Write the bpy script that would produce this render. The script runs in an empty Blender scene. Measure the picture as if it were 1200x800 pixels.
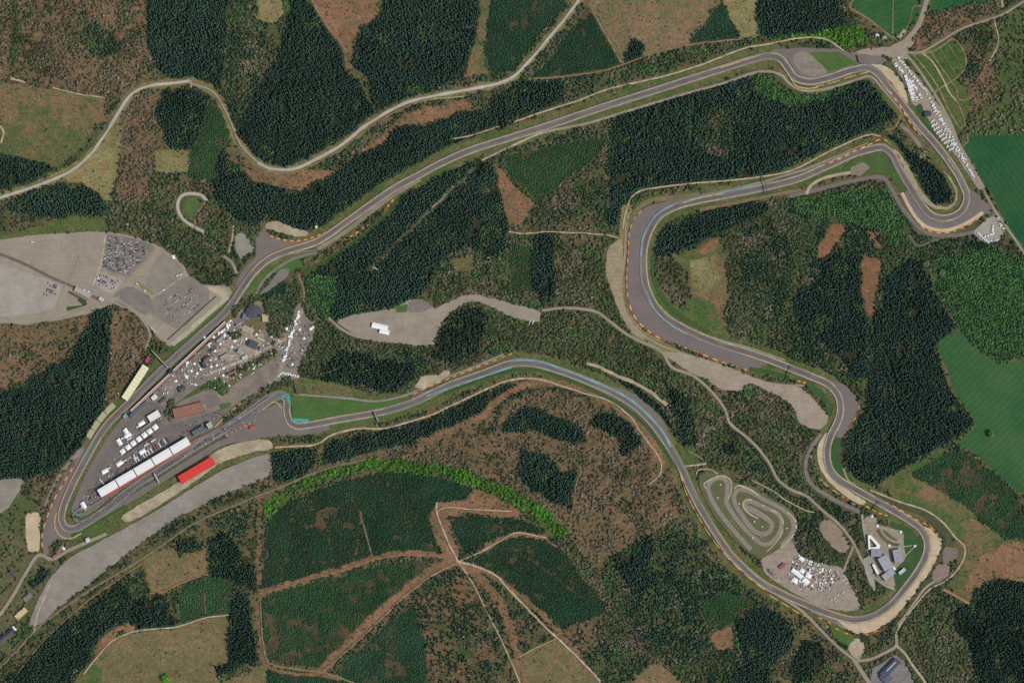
import bpy, bmesh, math, random
import numpy as np
from mathutils import Vector
random.seed(7); rng = np.random.default_rng(11)
S = 2.3                                   # metres per map unit
COL = bpy.context.scene.collection
def W(x, y): return ((x-600)*S, (400-y)*S)
KK = 1.40
def lin(c, k=KK):
    out = []
    for v in c:
        v = v/255.0
        l = v/12.92 if v <= 0.04045 else ((v+0.055)/1.055)**2.4
        out.append(l/k)
    return tuple(out)

# ------------------------------------------------------------------ tags
def tag(o, label=None, cat=None, group=None, kind=None):
    if label: o['label'] = label
    if cat: o['category'] = cat
    if group: o['group'] = group
    if kind: o['kind'] = kind
    return o
def link(name, me, parent=None, loc=None, rz=0):
    o = bpy.data.objects.new(name, me); COL.objects.link(o)
    if parent is not None: o.parent = parent
    if loc is not None: o.location = loc
    o.rotation_euler = (0, 0, rz)
    return o
def empty(name, loc, rz=0):
    o = bpy.data.objects.new(name, None); COL.objects.link(o)
    o.location = loc; o.rotation_euler = (0, 0, rz); o.empty_display_size = 2
    return o

# ------------------------------------------------------------------ materials
MATS = {}
def nodes_new(name, rough=0.95, spec=0.08):
    m = bpy.data.materials.new(name); m.use_nodes = True
    nt = m.node_tree; b = nt.nodes['Principled BSDF']
    b.inputs['Roughness'].default_value = rough
    b.inputs['Specular IOR Level'].default_value = spec
    return m, nt, b
def noise(nt, scale, detail=4, rough=0.6, vec=None):
    n = nt.nodes.new('ShaderNodeTexNoise'); n.inputs['Scale'].default_value = scale
    n.inputs['Detail'].default_value = detail; n.inputs['Roughness'].default_value = rough
    if vec is not None: nt.links.new(vec, n.inputs['Vector'])
    return n.outputs['Fac']
def ramp01(nt, src, lo, hi, a, b):
    mr = nt.nodes.new('ShaderNodeMapRange'); nt.links.new(src, mr.inputs['Value'])
    mr.inputs['From Min'].default_value = lo; mr.inputs['From Max'].default_value = hi
    mr.inputs['To Min'].default_value = a; mr.inputs['To Max'].default_value = b
    return mr.outputs['Result']
def mixc(nt, fac, a, b, mode='MIX'):
    m = nt.nodes.new('ShaderNodeMix'); m.data_type = 'RGBA'; m.blend_type = mode
    for i, v in ((0, fac), (6, a), (7, b)):
        if isinstance(v, (int, float)): m.inputs[i].default_value = v
        elif isinstance(v, tuple): m.inputs[i].default_value = (*v[:3], 1)
        else: nt.links.new(v, m.inputs[i])
    return m.outputs[2]
def mulf(nt, col, f):
    c = nt.nodes.new('ShaderNodeCombineColor')
    for i in range(3): nt.links.new(f, c.inputs[i])
    return mixc(nt, 1.0, col, c.outputs[0], 'MULTIPLY')
def pos(nt):
    return nt.nodes.new('ShaderNodeNewGeometry').outputs['Position']
def surf_mat(name, rgb, rgb2=None, big=0.012, small=0.15, amp=0.16, patch=0.5, k=KK, rough=0.95):
    """noisy outdoor surface in metres; rgb2 = second tone in patches"""
    if name in MATS: return MATS[name]
    m, nt, b = nodes_new(name, rough)
    p = pos(nt)
    c1 = lin(rgb, k); c2 = lin(rgb2, k) if rgb2 else tuple(v*0.8 for v in c1)
    f = ramp01(nt, noise(nt, big, 6, 0.68, p), 0.40, 0.62, 0, patch)
    c = mixc(nt, f, c1, c2)
    g = ramp01(nt, noise(nt, small, 4, 0.7, p), 0.25, 0.75, 1-amp*1.3, 1+amp*1.3)
    c = mulf(nt, c, g)
    g = ramp01(nt, noise(nt, 0.045, 5, 0.75, p), 0.3, 0.7, 1-amp, 1+amp)
    c = mulf(nt, c, g)
    for an, sc3 in ((0.62, (.012, .20, .1)), (-.9, (.016, .26, .1))):      # wheel tracks worn across the surface
        mp = nt.nodes.new('ShaderNodeMapping'); nt.links.new(p, mp.inputs[0]); mp.inputs['Rotation'].default_value = (0, 0, an); mp.inputs['Scale'].default_value = sc3
        c = mulf(nt, c, ramp01(nt, noise(nt, 1.0, 3, .6, mp.outputs[0]), .35, .65, 1-amp*.4, 1+amp*.35))
    c = mulf(nt, c, ramp01(nt, noise(nt, 0.10, 2, .5, p), .60, .74, 1.0, 1-amp*1.6))
    nt.links.new(c, b.inputs['Base Color'])
    MATS[name] = m; return m
def road_mat(name, rgb, streak=0.25, line=0.0, k=KK):
    """asphalt ribbon: UV x across, y along in metres; dark racing line, pale dusty edges, repair patches"""
    if name in MATS: return MATS[name]
    m, nt, b = nodes_new(name, 0.9)
    uv = nt.nodes.new('ShaderNodeUVMap'); uv.uv_map = 'UVMap'
    sx = nt.nodes.new('ShaderNodeSeparateXYZ'); nt.links.new(uv.outputs[0], sx.inputs[0])
    mp = nt.nodes.new('ShaderNodeMapping'); nt.links.new(uv.outputs[0], mp.inputs[0])
    mp.inputs['Scale'].default_value = (5.0, 0.006, 1)
    st = ramp01(nt, noise(nt, 1.0, 3, 0.6, mp.outputs[0]), 0.3, 0.7, 1-streak, 1+streak)
    p = pos(nt)
    pa = ramp01(nt, noise(nt, 0.02, 5, 0.7, p), 0.35, 0.65, 0.9, 1.1)
    gr = ramp01(nt, noise(nt, 0.3, 3, 0.7, p), 0.25, 0.75, 0.92, 1.08)
    c = mulf(nt, mulf(nt, mulf(nt, lin(rgb, k), st), pa), gr)
    mq = nt.nodes.new('ShaderNodeMapping'); nt.links.new(uv.outputs[0], mq.inputs[0]); mq.inputs['Scale'].default_value = (.6, .012, 1)
    c = mulf(nt, c, ramp01(nt, noise(nt, 1.0, 4, .65, mq.outputs[0]), .35, .65, .86, 1.12))
    if line:
        d = nt.nodes.new('ShaderNodeMath'); d.operation = 'PINGPONG'; d.inputs[1].default_value = 0.5
        nt.links.new(sx.outputs[0], d.inputs[0])
        e = ramp01(nt, d.outputs[0], 0.1, 0.42, 1.0+line*0.5, 1.0-line)
        c = mulf(nt, c, e)
    nt.links.new(c, b.inputs['Base Color'])
    MATS[name] = m; return m
def flat_mat(name, rgb, amp=0.1, scale=0.6, rough=0.7, spec=0.2, k=KK):
    if name in MATS: return MATS[name]
    m, nt, b = nodes_new(name, rough, spec)
    g = ramp01(nt, noise(nt, scale, 4, 0.65, pos(nt)), 0.25, 0.75, 1-amp, 1+amp)
    nt.links.new(mulf(nt, lin(rgb, k), g), b.inputs['Base Color'])
    MATS[name] = m; return m
def tint_mat(name, amp=0.25, scale=0.35, transl=0.0):
    if name in MATS: return MATS[name]
    m, nt, b = nodes_new(name, 0.85, 0.05)
    a = nt.nodes.new('ShaderNodeAttribute'); a.attribute_name = 'tint'
    g = ramp01(nt, noise(nt, scale, 3, 0.7, pos(nt)), 0.3, 0.7, 1-amp, 1+amp)
    nt.links.new(mulf(nt, a.outputs['Color'], g), b.inputs['Base Color'])
    MATS[name] = m; return m

# ------------------------------------------------------------------ class + height rasters (2 cells per unit, margin outside the frame)
PAD = 30; R = 2
NW_, NH_ = (1200+2*PAD)*R, (800+2*PAD)*R
CLS = np.zeros((NH_, NW_), np.int16)
ZR = np.zeros((NH_, NW_), np.float32)
BLK = np.zeros((NH_, NW_), bool)           # nothing grows here
def _inpoly(poly):
    P = (np.array(poly, float)+PAD)*R
    x0, y0 = np.floor(P.min(0)).astype(int); x1, y1 = np.ceil(P.max(0)).astype(int)+1
    x0, y0 = max(x0, 0), max(y0, 0); x1, y1 = min(x1, NW_), min(y1, NH_)
    if x1 <= x0 or y1 <= y0: return None
    X, Y = np.meshgrid(np.arange(x0, x1)+0.5, np.arange(y0, y1)+0.5)
    ins = np.zeros(X.shape, bool); n = len(P); j = n-1
    for i in range(n):
        xi, yi = P[i]; xj, yj = P[j]
        if yi != yj:
            c = ((yi > Y) != (yj > Y)) & (X < (xj-xi)*(Y-yi)/(yj-yi)+xi)
            ins ^= c
        j = i
    return (slice(y0, y1), slice(x0, x1)), ins
def paint(arr, poly, val):
    r = _inpoly(poly)
    if r: arr[r[0]][r[1]] = val
def spline(pts, step=1.5, closed=False):
    P = [np.array(p[:2], float) for p in pts]; out = []
    n = len(P); rngn = range(n if closed else n-1)
    for i in rngn:
        if closed: p0, p1, p2, p3 = P[i-1], P[i], P[(i+1) % n], P[(i+2) % n]
        else: p0, p1, p2, p3 = P[max(i-1, 0)], P[i], P[i+1], P[min(i+2, n-1)]
        k = max(1, int(np.linalg.norm(p2-p1)/step))
        # centripetal-ish: limit tangents on uneven spacing
        d01, d12, d23 = [max(np.linalg.norm(b-a), 1e-3)**0.5 for a, b in ((p0, p1), (p1, p2), (p2, p3))]
        if i == 0 and not closed: m1 = p2-p1
        else: m1 = (p2-p1)+d12*((p1-p0)/d01-(p2-p0)/(d01+d12)) if d01 > .04 else p2-p1
        if i == n-2 and not closed: m2 = p2-p1
        else: m2 = (p2-p1)+d12*((p3-p2)/d23-(p3-p1)/(d12+d23)) if d23 > .04 else p2-p1
        for t in np.arange(k)/k:
            t2, t3 = t*t, t*t*t
            out.append((2*t3-3*t2+1)*p1+(t3-2*t2+t)*m1+(-2*t3+3*t2)*p2+(t3-t2)*m2)
    if not closed: out.append(P[-1])
    return np.array(out)
def sides(C, w, closed=False):
    T = np.roll(C, -1, 0)-np.roll(C, 1, 0) if closed else np.gradient(C, axis=0)
    T /= np.maximum(np.linalg.norm(T, axis=1, keepdims=True), 1e-6)
    N = np.stack([-T[:, 1], T[:, 0]], 1)
    w = np.asarray(w, float); w = w.reshape(-1, 1) if w.ndim else w
    return C-N*w/2, C+N*w/2
def paint_ribbon(arr, C, w, val, closed=False):
    A, B = sides(C, w, closed)
    n = len(C)
    for i in range(n if closed else n-1):
        j = (i+1) % n
        paint(arr, [A[i], A[j], B[j], B[i]], val)
_z = [0.05]
def nextz(): _z[0] += 0.011; return _z[0]
def ground_z(x, y):
    i = int((y+PAD)*R); j = int((x+PAD)*R)
    if 0 <= i < NH_ and 0 <= j < NW_: return float(ZR[i, j])
    return 0.0

def ribbon(name, pts, w, mat, label, kind='structure', closed=False, block=1.5, z=None, wob=0.0, cat=None, step=1.5, w2=None):
    C = spline(pts, step, closed)
    if wob:
        C = C+np.stack([vn(C[:, 0], C[:, 1], 9, 3)-.5, vn(C[:, 0], C[:, 1], 9, 4)-.5], 1)*wob*2
    ww = np.full(len(C), float(w)) if w2 is None else np.linspace(w, w2, len(C))
    if wob: ww = ww*(1+(vn(C[:, 0], C[:, 1], 6, 5)-.5)*0.5)
    A, B = sides(C, ww, closed)
    z = nextz() if z is None else z
    n = len(C); L = np.concatenate([[0], np.cumsum(np.linalg.norm(np.diff(C, axis=0), axis=1))])*S
    V = []
    for a, b in zip(A, B):
        V.append((*W(*a), z)); V.append((*W(*b), z))
    F = []; m = n if closed else n-1
    for i in range(m):
        j = (i+1) % n; F.append((2*i, 2*i+1, 2*j+1, 2*j))
    me = bpy.data.meshes.new(name); me.from_pydata(V, [], F)
    uv = me.uv_layers.new(name='UVMap')
    for k, f in enumerate(F):
        l1 = L[k]; l2 = L[k+1] if k+1 < n else L[k]+3
        for q, (u, v) in enumerate(((0, l1), (1, l1), (1, l2), (0, l2))): uv.data[k*4+q].uv = (u, v)
    # make sure it faces up
    me.materials.append(mat); me.update()
    if me.polygons[0].normal.z < 0: me.flip_normals()
    o = link(name, me); tag(o, label, cat or name.replace('_', ' '), None, kind)
    paint_ribbon(ZR, C, w, z, closed); 
    if block is not None: paint_ribbon(BLK, C, w+block*2, True, closed)
    return o
def sheet(name, poly, mat, label, smooth=1, block=True, z=None, cat=None, jit=0.5, kind='structure'):
    P = [np.array(p, float) for p in poly]
    for _ in range(smooth):
        Q = []
        for i in range(len(P)):
            a, b = P[i], P[(i+1) % len(P)]
            Q += [a*.82+b*.18, a*.18+b*.82]
        P = Q
    if jit:
        Q = []
        for i in range(len(P)):
            a, b = P[i], P[(i+1) % len(P)]; d = np.linalg.norm(b-a); k = max(1, int(d/3.5))
            for t in range(k):
                p = a+(b-a)*t/k
                Q.append(p+(rng.random(2)-.5)*2*jit)
        P = Q
    z = nextz() if z is None else z
    bm = bmesh.new()
    f = bm.faces.new([bm.verts.new((*W(*p), z)) for p in P])
    f.normal_update(); ar = f.calc_area()
    bmesh.ops.triangulate(bm, faces=[f], ngon_method='EAR_CLIP')
    if abs(sum(q.calc_area() for q in bm.faces)-ar) > ar*.01: print('BADSHEET', label, ar, sum(q.calc_area() for q in bm.faces))
    for f in bm.faces:
        f.normal_update()
        if f.normal.z < 0: f.normal_flip()
    me = bpy.data.meshes.new(name); bm.to_mesh(me); bm.free(); me.materials.append(mat)
    o = link(name, me); tag(o, label, cat or name.replace('_', ' '), None, kind)
    paint(ZR, P, z)
    if block: paint(BLK, P, True)
    return o

# value noise
_G = [np.random.default_rng(100+i).random((97, 97)) for i in range(12)]
def vn(x, y, scale, seed=0):
    x = np.asarray(x, float)/scale; y = np.asarray(y, float)/scale
    xi = np.floor(x).astype(int); yi = np.floor(y).astype(int); fx = x-xi; fy = y-yi
    fx = fx*fx*(3-2*fx); fy = fy*fy*(3-2*fy); g = _G[seed % 12]
    a = g[yi % 97, xi % 97]; b = g[yi % 97, (xi+1) % 97]; c = g[(yi+1) % 97, xi % 97]; d = g[(yi+1) % 97, (xi+1) % 97]
    return (a*(1-fx)+b*fx)*(1-fy)+(c*(1-fx)+d*fx)*fy
def fbm(x, y, scale, seed=0, oct=4):
    s = 0; a = 1; t = 0
    for i in range(oct):
        s = s+a*vn(x, y, scale/2**i, seed+i); t += a; a *= .6
    return s/t

# ================================================================== LAND COVER
# name -> (ground rgb, ground rgb2)
GC = {
 'mix': ((84,86,58),(108,96,70)), 'C': ((40,48,36),(60,60,44)), 'D': ((46,66,46),(92,76,58)),
 'L': ((60,84,50),(82,86,56)), 'B': ((74,80,54),(98,92,66)), 'M': ((58,72,48),(84,84,56)),
 'W': ((126,102,80),(108,92,68)), 'G': ((66,92,42),(88,98,56)), 'S': ((118,94,72),(72,84,54)),
 'O': ((128,110,82),(110,102,72)), 'tan': ((140,128,90),(120,112,76)), 'red': ((144,108,84),(118,96,72)),
 'field': ((44,90,56),(54,92,54)), 'meadow': ((86,96,60),(124,104,78)), 'grass': ((66,94,48),(86,98,58)),
 'verge': ((108,104,72),(82,96,54)), 'pinkheath': ((110,104,74),(134,110,86)), 'green2': ((66,98,50),(100,100,64)),
 'rust': ((144,102,78),(122,92,70)), 'P': ((60,88,52),(88,94,60)), 'town': ((106,98,74),(84,92,60)),
}
STANDS = []     # (class id -> dict)
def stand(typ, label, poly, **kw):
    STANDS.append(dict(typ=typ, label=label, poly=poly, **kw)); return len(STANDS)
def band(typ, label, pts, w, **kw):
    STANDS.append(dict(typ=typ, label=label, band=pts, w=w, **kw))
STANDS.append(dict(typ='mix', label='patchy spring woodland and scrub spreading between the plantations', poly=[(-40, -40), (1240, -40), (1240, 840), (-40, 840)]))
# --- broad backgrounds
stand('W', 'leafless brown woodland filling the upper left corner', [(-30,-30),(175,-30),(180,40),(185,90),(160,108),(130,118),(60,103),(12,94),(-30,90)], grn=.5, dens=1.3)
stand('M', 'dark evergreen patch within the upper left leafless wood', [(92,35),(115,25),(135,40),(142,60),(120,70),(100,58)], con=.5)
band('B', 'light green streak of trees down the top left edge', [(14,-20),(18,20),(20,50),(12,75)], 10, brown=.0)
stand('W', 'brown leafless trees between the curving road and the tan clearing', [(145,125),(160,112),(188,106),(186,135),(195,172),(185,178),(180,200),(172,250),(150,248),(135,235),(142,200)], grn=.2)
stand('B', 'olive hedgerow woodland above the big parking ground', [(125,240),(160,240),(200,225),(215,215),(250,215),(262,240),(285,270),(300,262),(345,285),(280,300),(272,345),(235,335),(215,300),(180,280),(130,268)], dens=.85)
stand('W', 'brown leafless wood left of the white timing stand', [(-30,378),(0,380),(60,378),(108,368),(112,362),(150,364),(165,380),(172,395),(168,425),(142,465),(122,480),(128,440),(130,400),(100,385),(90,405),(50,437),(0,458),(-30,470)], grn=.3, dens=.55)
stand('B', 'open scrub wood around the small heath under the long straight', [(500,345),(512,310),(525,297),(550,288),(590,298),(600,270),(625,275),(625,345),(634,360),(600,355),(560,342),(530,350),(512,358)], dens=.9)
stand('B', 'brown and green wood between the straight and the double corner', [(597,205),(632,237),(675,200),(714,170),(714,265),(728,268),(712,290),(710,330),(725,370),(740,392),(700,366),(636,362),(652,350),(650,272),(600,270)], dens=.8, brown=.5)
stand('B', 'dull olive wood around the dark spruces below the tented lot', [(352,430),(368,385),(392,378),(412,390),(450,400),(505,410),(530,350),(560,356),(632,380),(640,366),(700,368),(735,394),(780,440),(775,470),(735,455),(700,440),(640,425),(600,418),(560,425),(540,430),(500,455),(470,462),(430,458),(350,448)], dens=1)
stand('B', 'valley wood following the lower stream', [(735,394),(787,432),(812,442),(850,482),(856,497),(890,530),(905,560),(925,575),(965,600),(1005,650),(1022,690),(1010,710),(985,690),(985,665),(960,655),(930,640),(925,600),(880,560),(840,545),(800,540),(795,520),(780,470),(745,430)], dens=.95)
stand('B', 'bushy wood inside the bend of the two lower corners', [(862,470),(880,450),(905,462),(930,482),(935,497),(955,505),(948,530),(945,560),(955,580),(985,600),(1000,640),(985,610),(950,582),(925,568),(905,545),(880,515),(862,495),(856,480)], dens=1)
stand('B', 'brown tinged wood left of the big clearing inside the double corner', [(845,250),(905,240),(960,250),(960,290),(950,330),(935,350),(920,395),(930,430),(880,408),(862,390),(850,350),(858,300)], dens=1.25, brown=.0)
stand('M', 'dark mixed wood in the heart of the double corner', [(870,270),(905,262),(930,290),(925,350),(905,390),(885,380),(868,330)], con=.45, dens=1.2)
stand('M', 'deep green mixed wood below the hairpin', [(900,235),(960,225),(1040,222),(1055,240),(1075,275),(1110,285),(1060,300),(1040,330),(1022,370),(1018,440),(1005,465),(985,452),(950,430),(925,425),(915,395),(935,350),(955,300),(958,262)], dens=1.1, con=.5)
stand('L', 'bright young larch slope just below the hairpin service road', [(935,228),(1040,220),(1060,250),(1070,272),(1050,290),(1030,270),(1000,262),(960,262),(930,245)], dens=.9)
stand('M', 'mixed green wood in the lower middle beside the fast curve', [(715,652),(760,622),(790,610),(815,640),(850,670),(895,706),(868,730),(880,800),(740,800),(720,780),(690,760),(700,720),(712,700),(700,685)], dens=.9, con=.45)
stand('W', 'bare brown forest floor with leafless trees inside the great curve', [(300,560),(377,545),(450,528),(500,520),(560,500),(600,468),(640,455),(700,470),(760,510),(792,560),(800,600),(770,625),(720,650),(690,660),(670,640),(640,600),(600,573),(540,552),(450,540),(390,550),(330,575)], grn=.1)
stand('B', 'shabby brushwood beside the long forest ride', [(655,612),(690,655),(715,700),(745,730),(790,790),(720,800),(700,770),(700,740),(710,710),(695,690),(662,645)], dens=.9, brown=.5)
stand('S', 'patchy brown replanted ground between the forest rides', [(440,725),(480,695),(520,662),(545,662),(580,680),(640,725),(655,745),(600,770),(570,800),(400,800),(400,775)], grn=.5)
stand('S', 'rough replanted ground right of the white forest ride', [(660,736),(707,717),(715,740),(720,770),(740,800),(710,800),(655,745)], grn=.3)
stand('B', 'rough green scrub beyond the bottom right corner', [(1052,735),(1105,688),(1135,706),(1118,718),(1122,760),(1120,830),(1080,800),(1062,762)], dens=1)
stand('W', 'brown scrub beside the camping loops', [(1135,95),(1158,68),(1172,85),(1168,118),(1145,132),(1128,140),(1135,120),(1140,112)], grn=.3)
stand('W', 'brown thicket at the top right junction', [(1066,50),(1075,35),(1085,20),(1110,15),(1130,8),(1165,5),(1170,18),(1150,26),(1125,35),(1100,50),(1070,62)], grn=.25)
stand('P', 'green rough pasture strip on the right edge', [(1165,25),(1230,0),(1230,160),(1135,155),(1140,140),(1168,118),(1172,75)], dens=1)
# --- clearings (no trees)
stand('meadow', 'c', [(-30,95),(12,98),(60,104),(125,116),(124,140),(112,150),(90,182),(66,197),(50,191),(0,180),(-30,178)])
stand('tan', 'c', [(141,140),(143,160),(138,200),(132,238),(120,235),(100,216),(76,212),(90,198),(112,180)])
stand('tan', 'c', [(184,176),(220,177),(221,200),(200,205),(180,200)])
stand('green2', 'c', [(0,272),(60,262),(75,252),(125,255),(130,270),(60,274),(0,281),(-30,281),(-30,272)])
stand('mix', 'patchy spring woodland and scrub spreading between the plantations', [(-30,240),(8,238),(20,248),(60,256),(55,265),(0,275),(-30,275)])
stand('red', 'c', [(362,-30),(448,-30),(442,22),(425,32),(415,55),(414,75),(406,86),(401,60),(385,34),(364,2)])
stand('meadow', 'c', [(565,-20),(578,-20),(572,30),(568,60),(572,88),(545,92),(553,65),(560,30)])
stand('green2', 'c', [(338,-30),(350,-30),(345,20),(336,35)])
stand('tan', 'c', [(300,-30),(335,-30),(332,20),(318,30),(300,22)])
stand('pinkheath', 'c', [(690,2),(700,-30),(850,-30),(843,2),(820,30),(806,52),(760,66),(730,75)])
stand('tan', 'c', [(860,-30),(892,-30),(886,5),(890,42),(868,48),(848,2)])
stand('red', 'c', [(395,200),(420,180),(440,165),(460,150),(475,135),(500,125),(550,118),(557,125),(520,137),(490,148),(455,165),(415,190),(385,207),(350,224),(300,214),(280,196),(310,200),(350,201)])
stand('meadow', 'c', [(530,304),(542,300),(556,304),(558,316),(550,320),(535,314)])
stand('red', 'c', [(581,195),(592,205),(604,220),(628,238),(612,262),(598,266),(590,235)])
stand('meadow', 'c', [(792,300),(815,292),(845,278),(850,310),(855,340),(848,380),(858,395),(815,388),(790,372),(778,350),(775,320)])
stand('green2', 'c', [(800,345),(830,350),(850,372),(856,394),(815,388),(790,372),(782,352)])
stand('tan', 'c', [(808,305),(835,300),(845,325),(825,345),(808,335)])
stand('B', 'open scrub on the clearing inside the double corner', [(766,302),(790,302),(806,318),(812,345),(800,362),(785,350),(772,330)], dens=.7)
stand('rust', 'c', [(815,296),(842,278),(844,284),(825,298)])
stand('red', 'c', [(836,350),(845,350),(855,385),(846,378)])
stand('rust', 'c', [(975,262),(992,264),(985,282),(968,302),(957,304),(960,288)])
stand('rust', 'c', [(1012,298),(1033,306),(1030,335),(1024,368),(1018,370),(1010,345),(1010,320)])
stand('rust', 'c', [(1014,268),(1022,272),(1036,292),(1030,293)])
stand('field', 'c', [(1097,404),(1112,392),(1124,388),(1150,412),(1172,430),(1230,405),(1230,590),(1190,575),(1170,556),(1145,532),(1120,521),(1143,500),(1143,494),(1120,460),(1110,432)])
stand('field', 'c', [(1136,158),(1230,157),(1230,330),(1180,262),(1145,198),(1128,174)])
stand('field', 'c', [(1000,-20),(1082,-20),(1076,15),(1062,40),(1045,42),(1020,22),(1000,8)])
stand('field', 'c', [(1092,-30),(1170,-30),(1160,0),(1128,6),(1105,14),(1090,12)])
stand('meadow', 'c', [(1030,568),(1065,552),(1100,572),(1130,592),(1155,616),(1180,633),(1230,635),(1230,692),(1165,676),(1145,690),(1135,706),(1112,688),(1132,650),(1120,630),(1095,605),(1060,590)])
stand('red', 'c', [(1150,650),(1185,635),(1230,640),(1230,690),(1165,674),(1145,690),(1135,704),(1130,690)], soft=1)
stand('green2', 'c', [(1045,560),(1110,524),(1122,522),(1065,556),(1080,575),(1050,572)])
stand('green2', 'c', [(1040,572),(1075,580),(1110,598),(1128,620),(1130,640),(1100,605),(1060,588)])
stand('O', 'c', [(168,652),(205,640),(213,652),(228,648),(244,642),(243,672),(212,684),(195,696),(178,694),(170,672)])
stand('O', 'c', [(112,768),(130,752),(152,741),(180,738),(208,734),(245,722),(268,720),(268,750),(272,772),(253,782),(258,800),(300,785),(310,775),(330,830),(85,830),(100,790)])
stand('green2', 'c', [(85,800),(105,776),(120,782),(125,830),(80,830)])
stand('red', 'c', [(110,765),(125,742),(150,728),(162,736),(140,742),(118,765)])
stand('O', 'c', [(600,772),(652,747),(700,796),(710,830),(580,830),(606,800)])
stand('red', 'c', [(832,742),(855,732),(862,738),(860,762),(842,762),(835,752)])
stand('pinkheath', 'c', [(740,800),(760,780),(775,778),(800,800),(790,830),(740,830)])
stand('red', 'c', [(505,588),(545,586),(558,574),(575,578),(600,592),(620,604),(595,606),(560,602),(525,604),(532,630),(542,650),(520,652),(514,630)])
stand('grass', 'c', [(1080,62),(1116,47),(1130,62),(1131,78),(1122,88),(1130,105),(1137,115),(1132,150),(1124,160),(1110,140),(1095,110),(1062,66)])
stand('grass', 'c', [(795,528),(812,520),(825,540),(808,545)])
stand('town', 'c', [(-30,585),(40,580),(50,640),(70,660),(60,700),(30,730),(10,760),(-30,780)], dens=.6)
stand('green2', 'c', [(215,235),(230,228),(238,236),(225,258),(215,250)])
# --- dark mature spruce
def sp(label, poly, **kw): stand('C', label, poly, **kw)
sp('dark spruce wood at the top, left of the tall triangular plantation', [(176,-30),(270,-30),(266,40),(262,90),(255,108),(240,102),(222,92),(200,92),(182,78),(172,42)])
sp('small dark spruce wood under the bend of the grey road', [(190,107),(220,105),(246,114),(243,140),(232,165),(222,176),(198,173),(190,150),(184,135)])
sp('large triangular spruce wood above the hairpin bend of the public road', [(346,-30),(362,4),(385,36),(401,60),(405,86),(420,92),(432,120),(440,133),(412,155),(370,180),(337,195),(315,191),(300,182),(276,160),(284,138),(302,98),(324,70),(335,35),(344,0)])
sp('large spruce wood at the top centre above the public road', [(415,58),(426,32),(443,22),(450,0),(450,-30),(566,-30),(561,32),(553,65),(546,88),(525,100),(475,116),(450,131),(438,122),(431,92),(413,76)])
sp('small spruce clump at the point of the brown heath', [(732,75),(738,55),(745,43),(755,52),(753,68),(740,76)])
sp('spruce block at the top right beside the bright green trees', [(888,8),(895,-30),(970,-30),(985,8),(996,30),(975,40),(960,45),(905,46),(891,40)])
sp('long spruce belt squeezed between public road and race straight', [(262,178),(276,192),(300,214),(350,224),(378,213),(395,202),(417,184),(450,170),(462,153),(478,147),(495,150),(518,140),(550,130),(570,132),(578,118),(600,101),(612,96),(660,94),(660,118),(625,134),(600,144),(550,162),(525,175),(490,196),(460,212),(440,228),(400,254),(382,266),(350,270),(337,264),(312,257),(300,264),(280,258),(260,240),(246,215),(254,192)])
sp('great spruce wood below the race straight, cut by a narrow ride', [(365,322),(387,307),(420,282),(450,257),(470,234),(500,212),(525,200),(556,187),(574,192),(583,205),(590,240),(597,270),(590,297),(575,303),(550,290),(525,297),(512,310),(500,340),(475,357),(450,362),(410,374),(385,374),(391,350),(396,325)])
sp('huge spruce wood between the straight and the return leg', [(715,158),(720,140),(760,120),(800,112),(850,95),(888,90),(900,112),(920,118),(960,112),(995,97),(1025,93),(1045,112),(1053,132),(1047,140),(1020,152),(975,172),(925,197),(900,205),(850,212),(812,215),(770,220),(745,226),(736,240),(730,267),(712,265),(714,225)])
sp('narrow upright spruce strip above the valley road', [(627,272),(650,272),(648,300),(652,350),(636,360),(632,342),(622,336),(624,300)])
sp('spruce belt inside the wide double corner', [(762,290),(775,272),(812,256),(830,245),(860,236),(900,238),(896,252),(875,260),(837,277),(800,295),(780,301),(766,298)])
sp('narrow spruce belt enclosed by the upper right hairpin', [(1036,156),(1050,160),(1062,174),(1078,185),(1095,195),(1108,208),(1114,222),(1113,236),(1105,241),(1094,238),(1084,228),(1074,211),(1062,192),(1050,176)])
sp('dark spruce slope left of the red clearing', [(930,345),(955,330),(972,302),(988,292),(1006,300),(1008,345),(1016,372),(1015,400),(1016,440),(1000,445),(985,420),(960,400),(930,380)], dens=1)
sp('great dark spruce forest left of the big green field', [(1036,330),(1060,302),(1080,305),(1092,330),(1120,382),(1096,408),(1110,450),(1143,497),(1100,525),(1060,548),(1022,571),(1010,568),(992,546),(985,528),(1000,506),(1014,480),(1018,440),(1022,402),(1024,372),(1036,355)])
sp('dark spruce wood in the bottom right corner', [(1114,718),(1135,707),(1145,692),(1165,677),(1230,692),(1230,830),(1120,830),(1142,780),(1132,750),(1118,735)])
sp('big spruce wood at the left edge above the pit straight end', [(106,378),(112,362),(132,362),(130,385),(131,400),(126,440),(122,470),(106,510),(90,535),(70,548),(50,556),(25,560),(-30,566),(-30,462),(0,460),(30,452),(36,444),(52,435),(86,415),(92,398)])
sp('flat spruce block cut off by the left edge under the meadow', [(-30,178),(0,180),(20,184),(60,193),(64,200),(38,213),(-30,228)])
sp('spruce clump below the curving grey road', [(7,240),(30,228),(75,214),(87,222),(100,218),(117,227),(125,245),(120,252),(95,250),(75,256),(37,253),(15,247)])
sp('spruce wood along the old railway in the lower left', [(5,800),(37,765),(62,740),(100,715),(140,680),(150,690),(156,702),(175,700),(192,697),(200,717),(208,726),(205,733),(175,736),(162,735),(150,725),(125,740),(107,760),(106,774),(86,798),(75,830),(-10,830)])
sp('spruce strip right of the small brown clearing', [(245,632),(262,622),(278,637),(284,657),(302,664),(303,696),(278,682),(270,678),(246,674),(247,650)])
sp('ragged spruce strip along the right side of the tan pasture', [(267,720),(275,690),(292,700),(297,740),(302,776),(280,780),(256,793),(252,783),(270,773),(267,750)])
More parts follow.
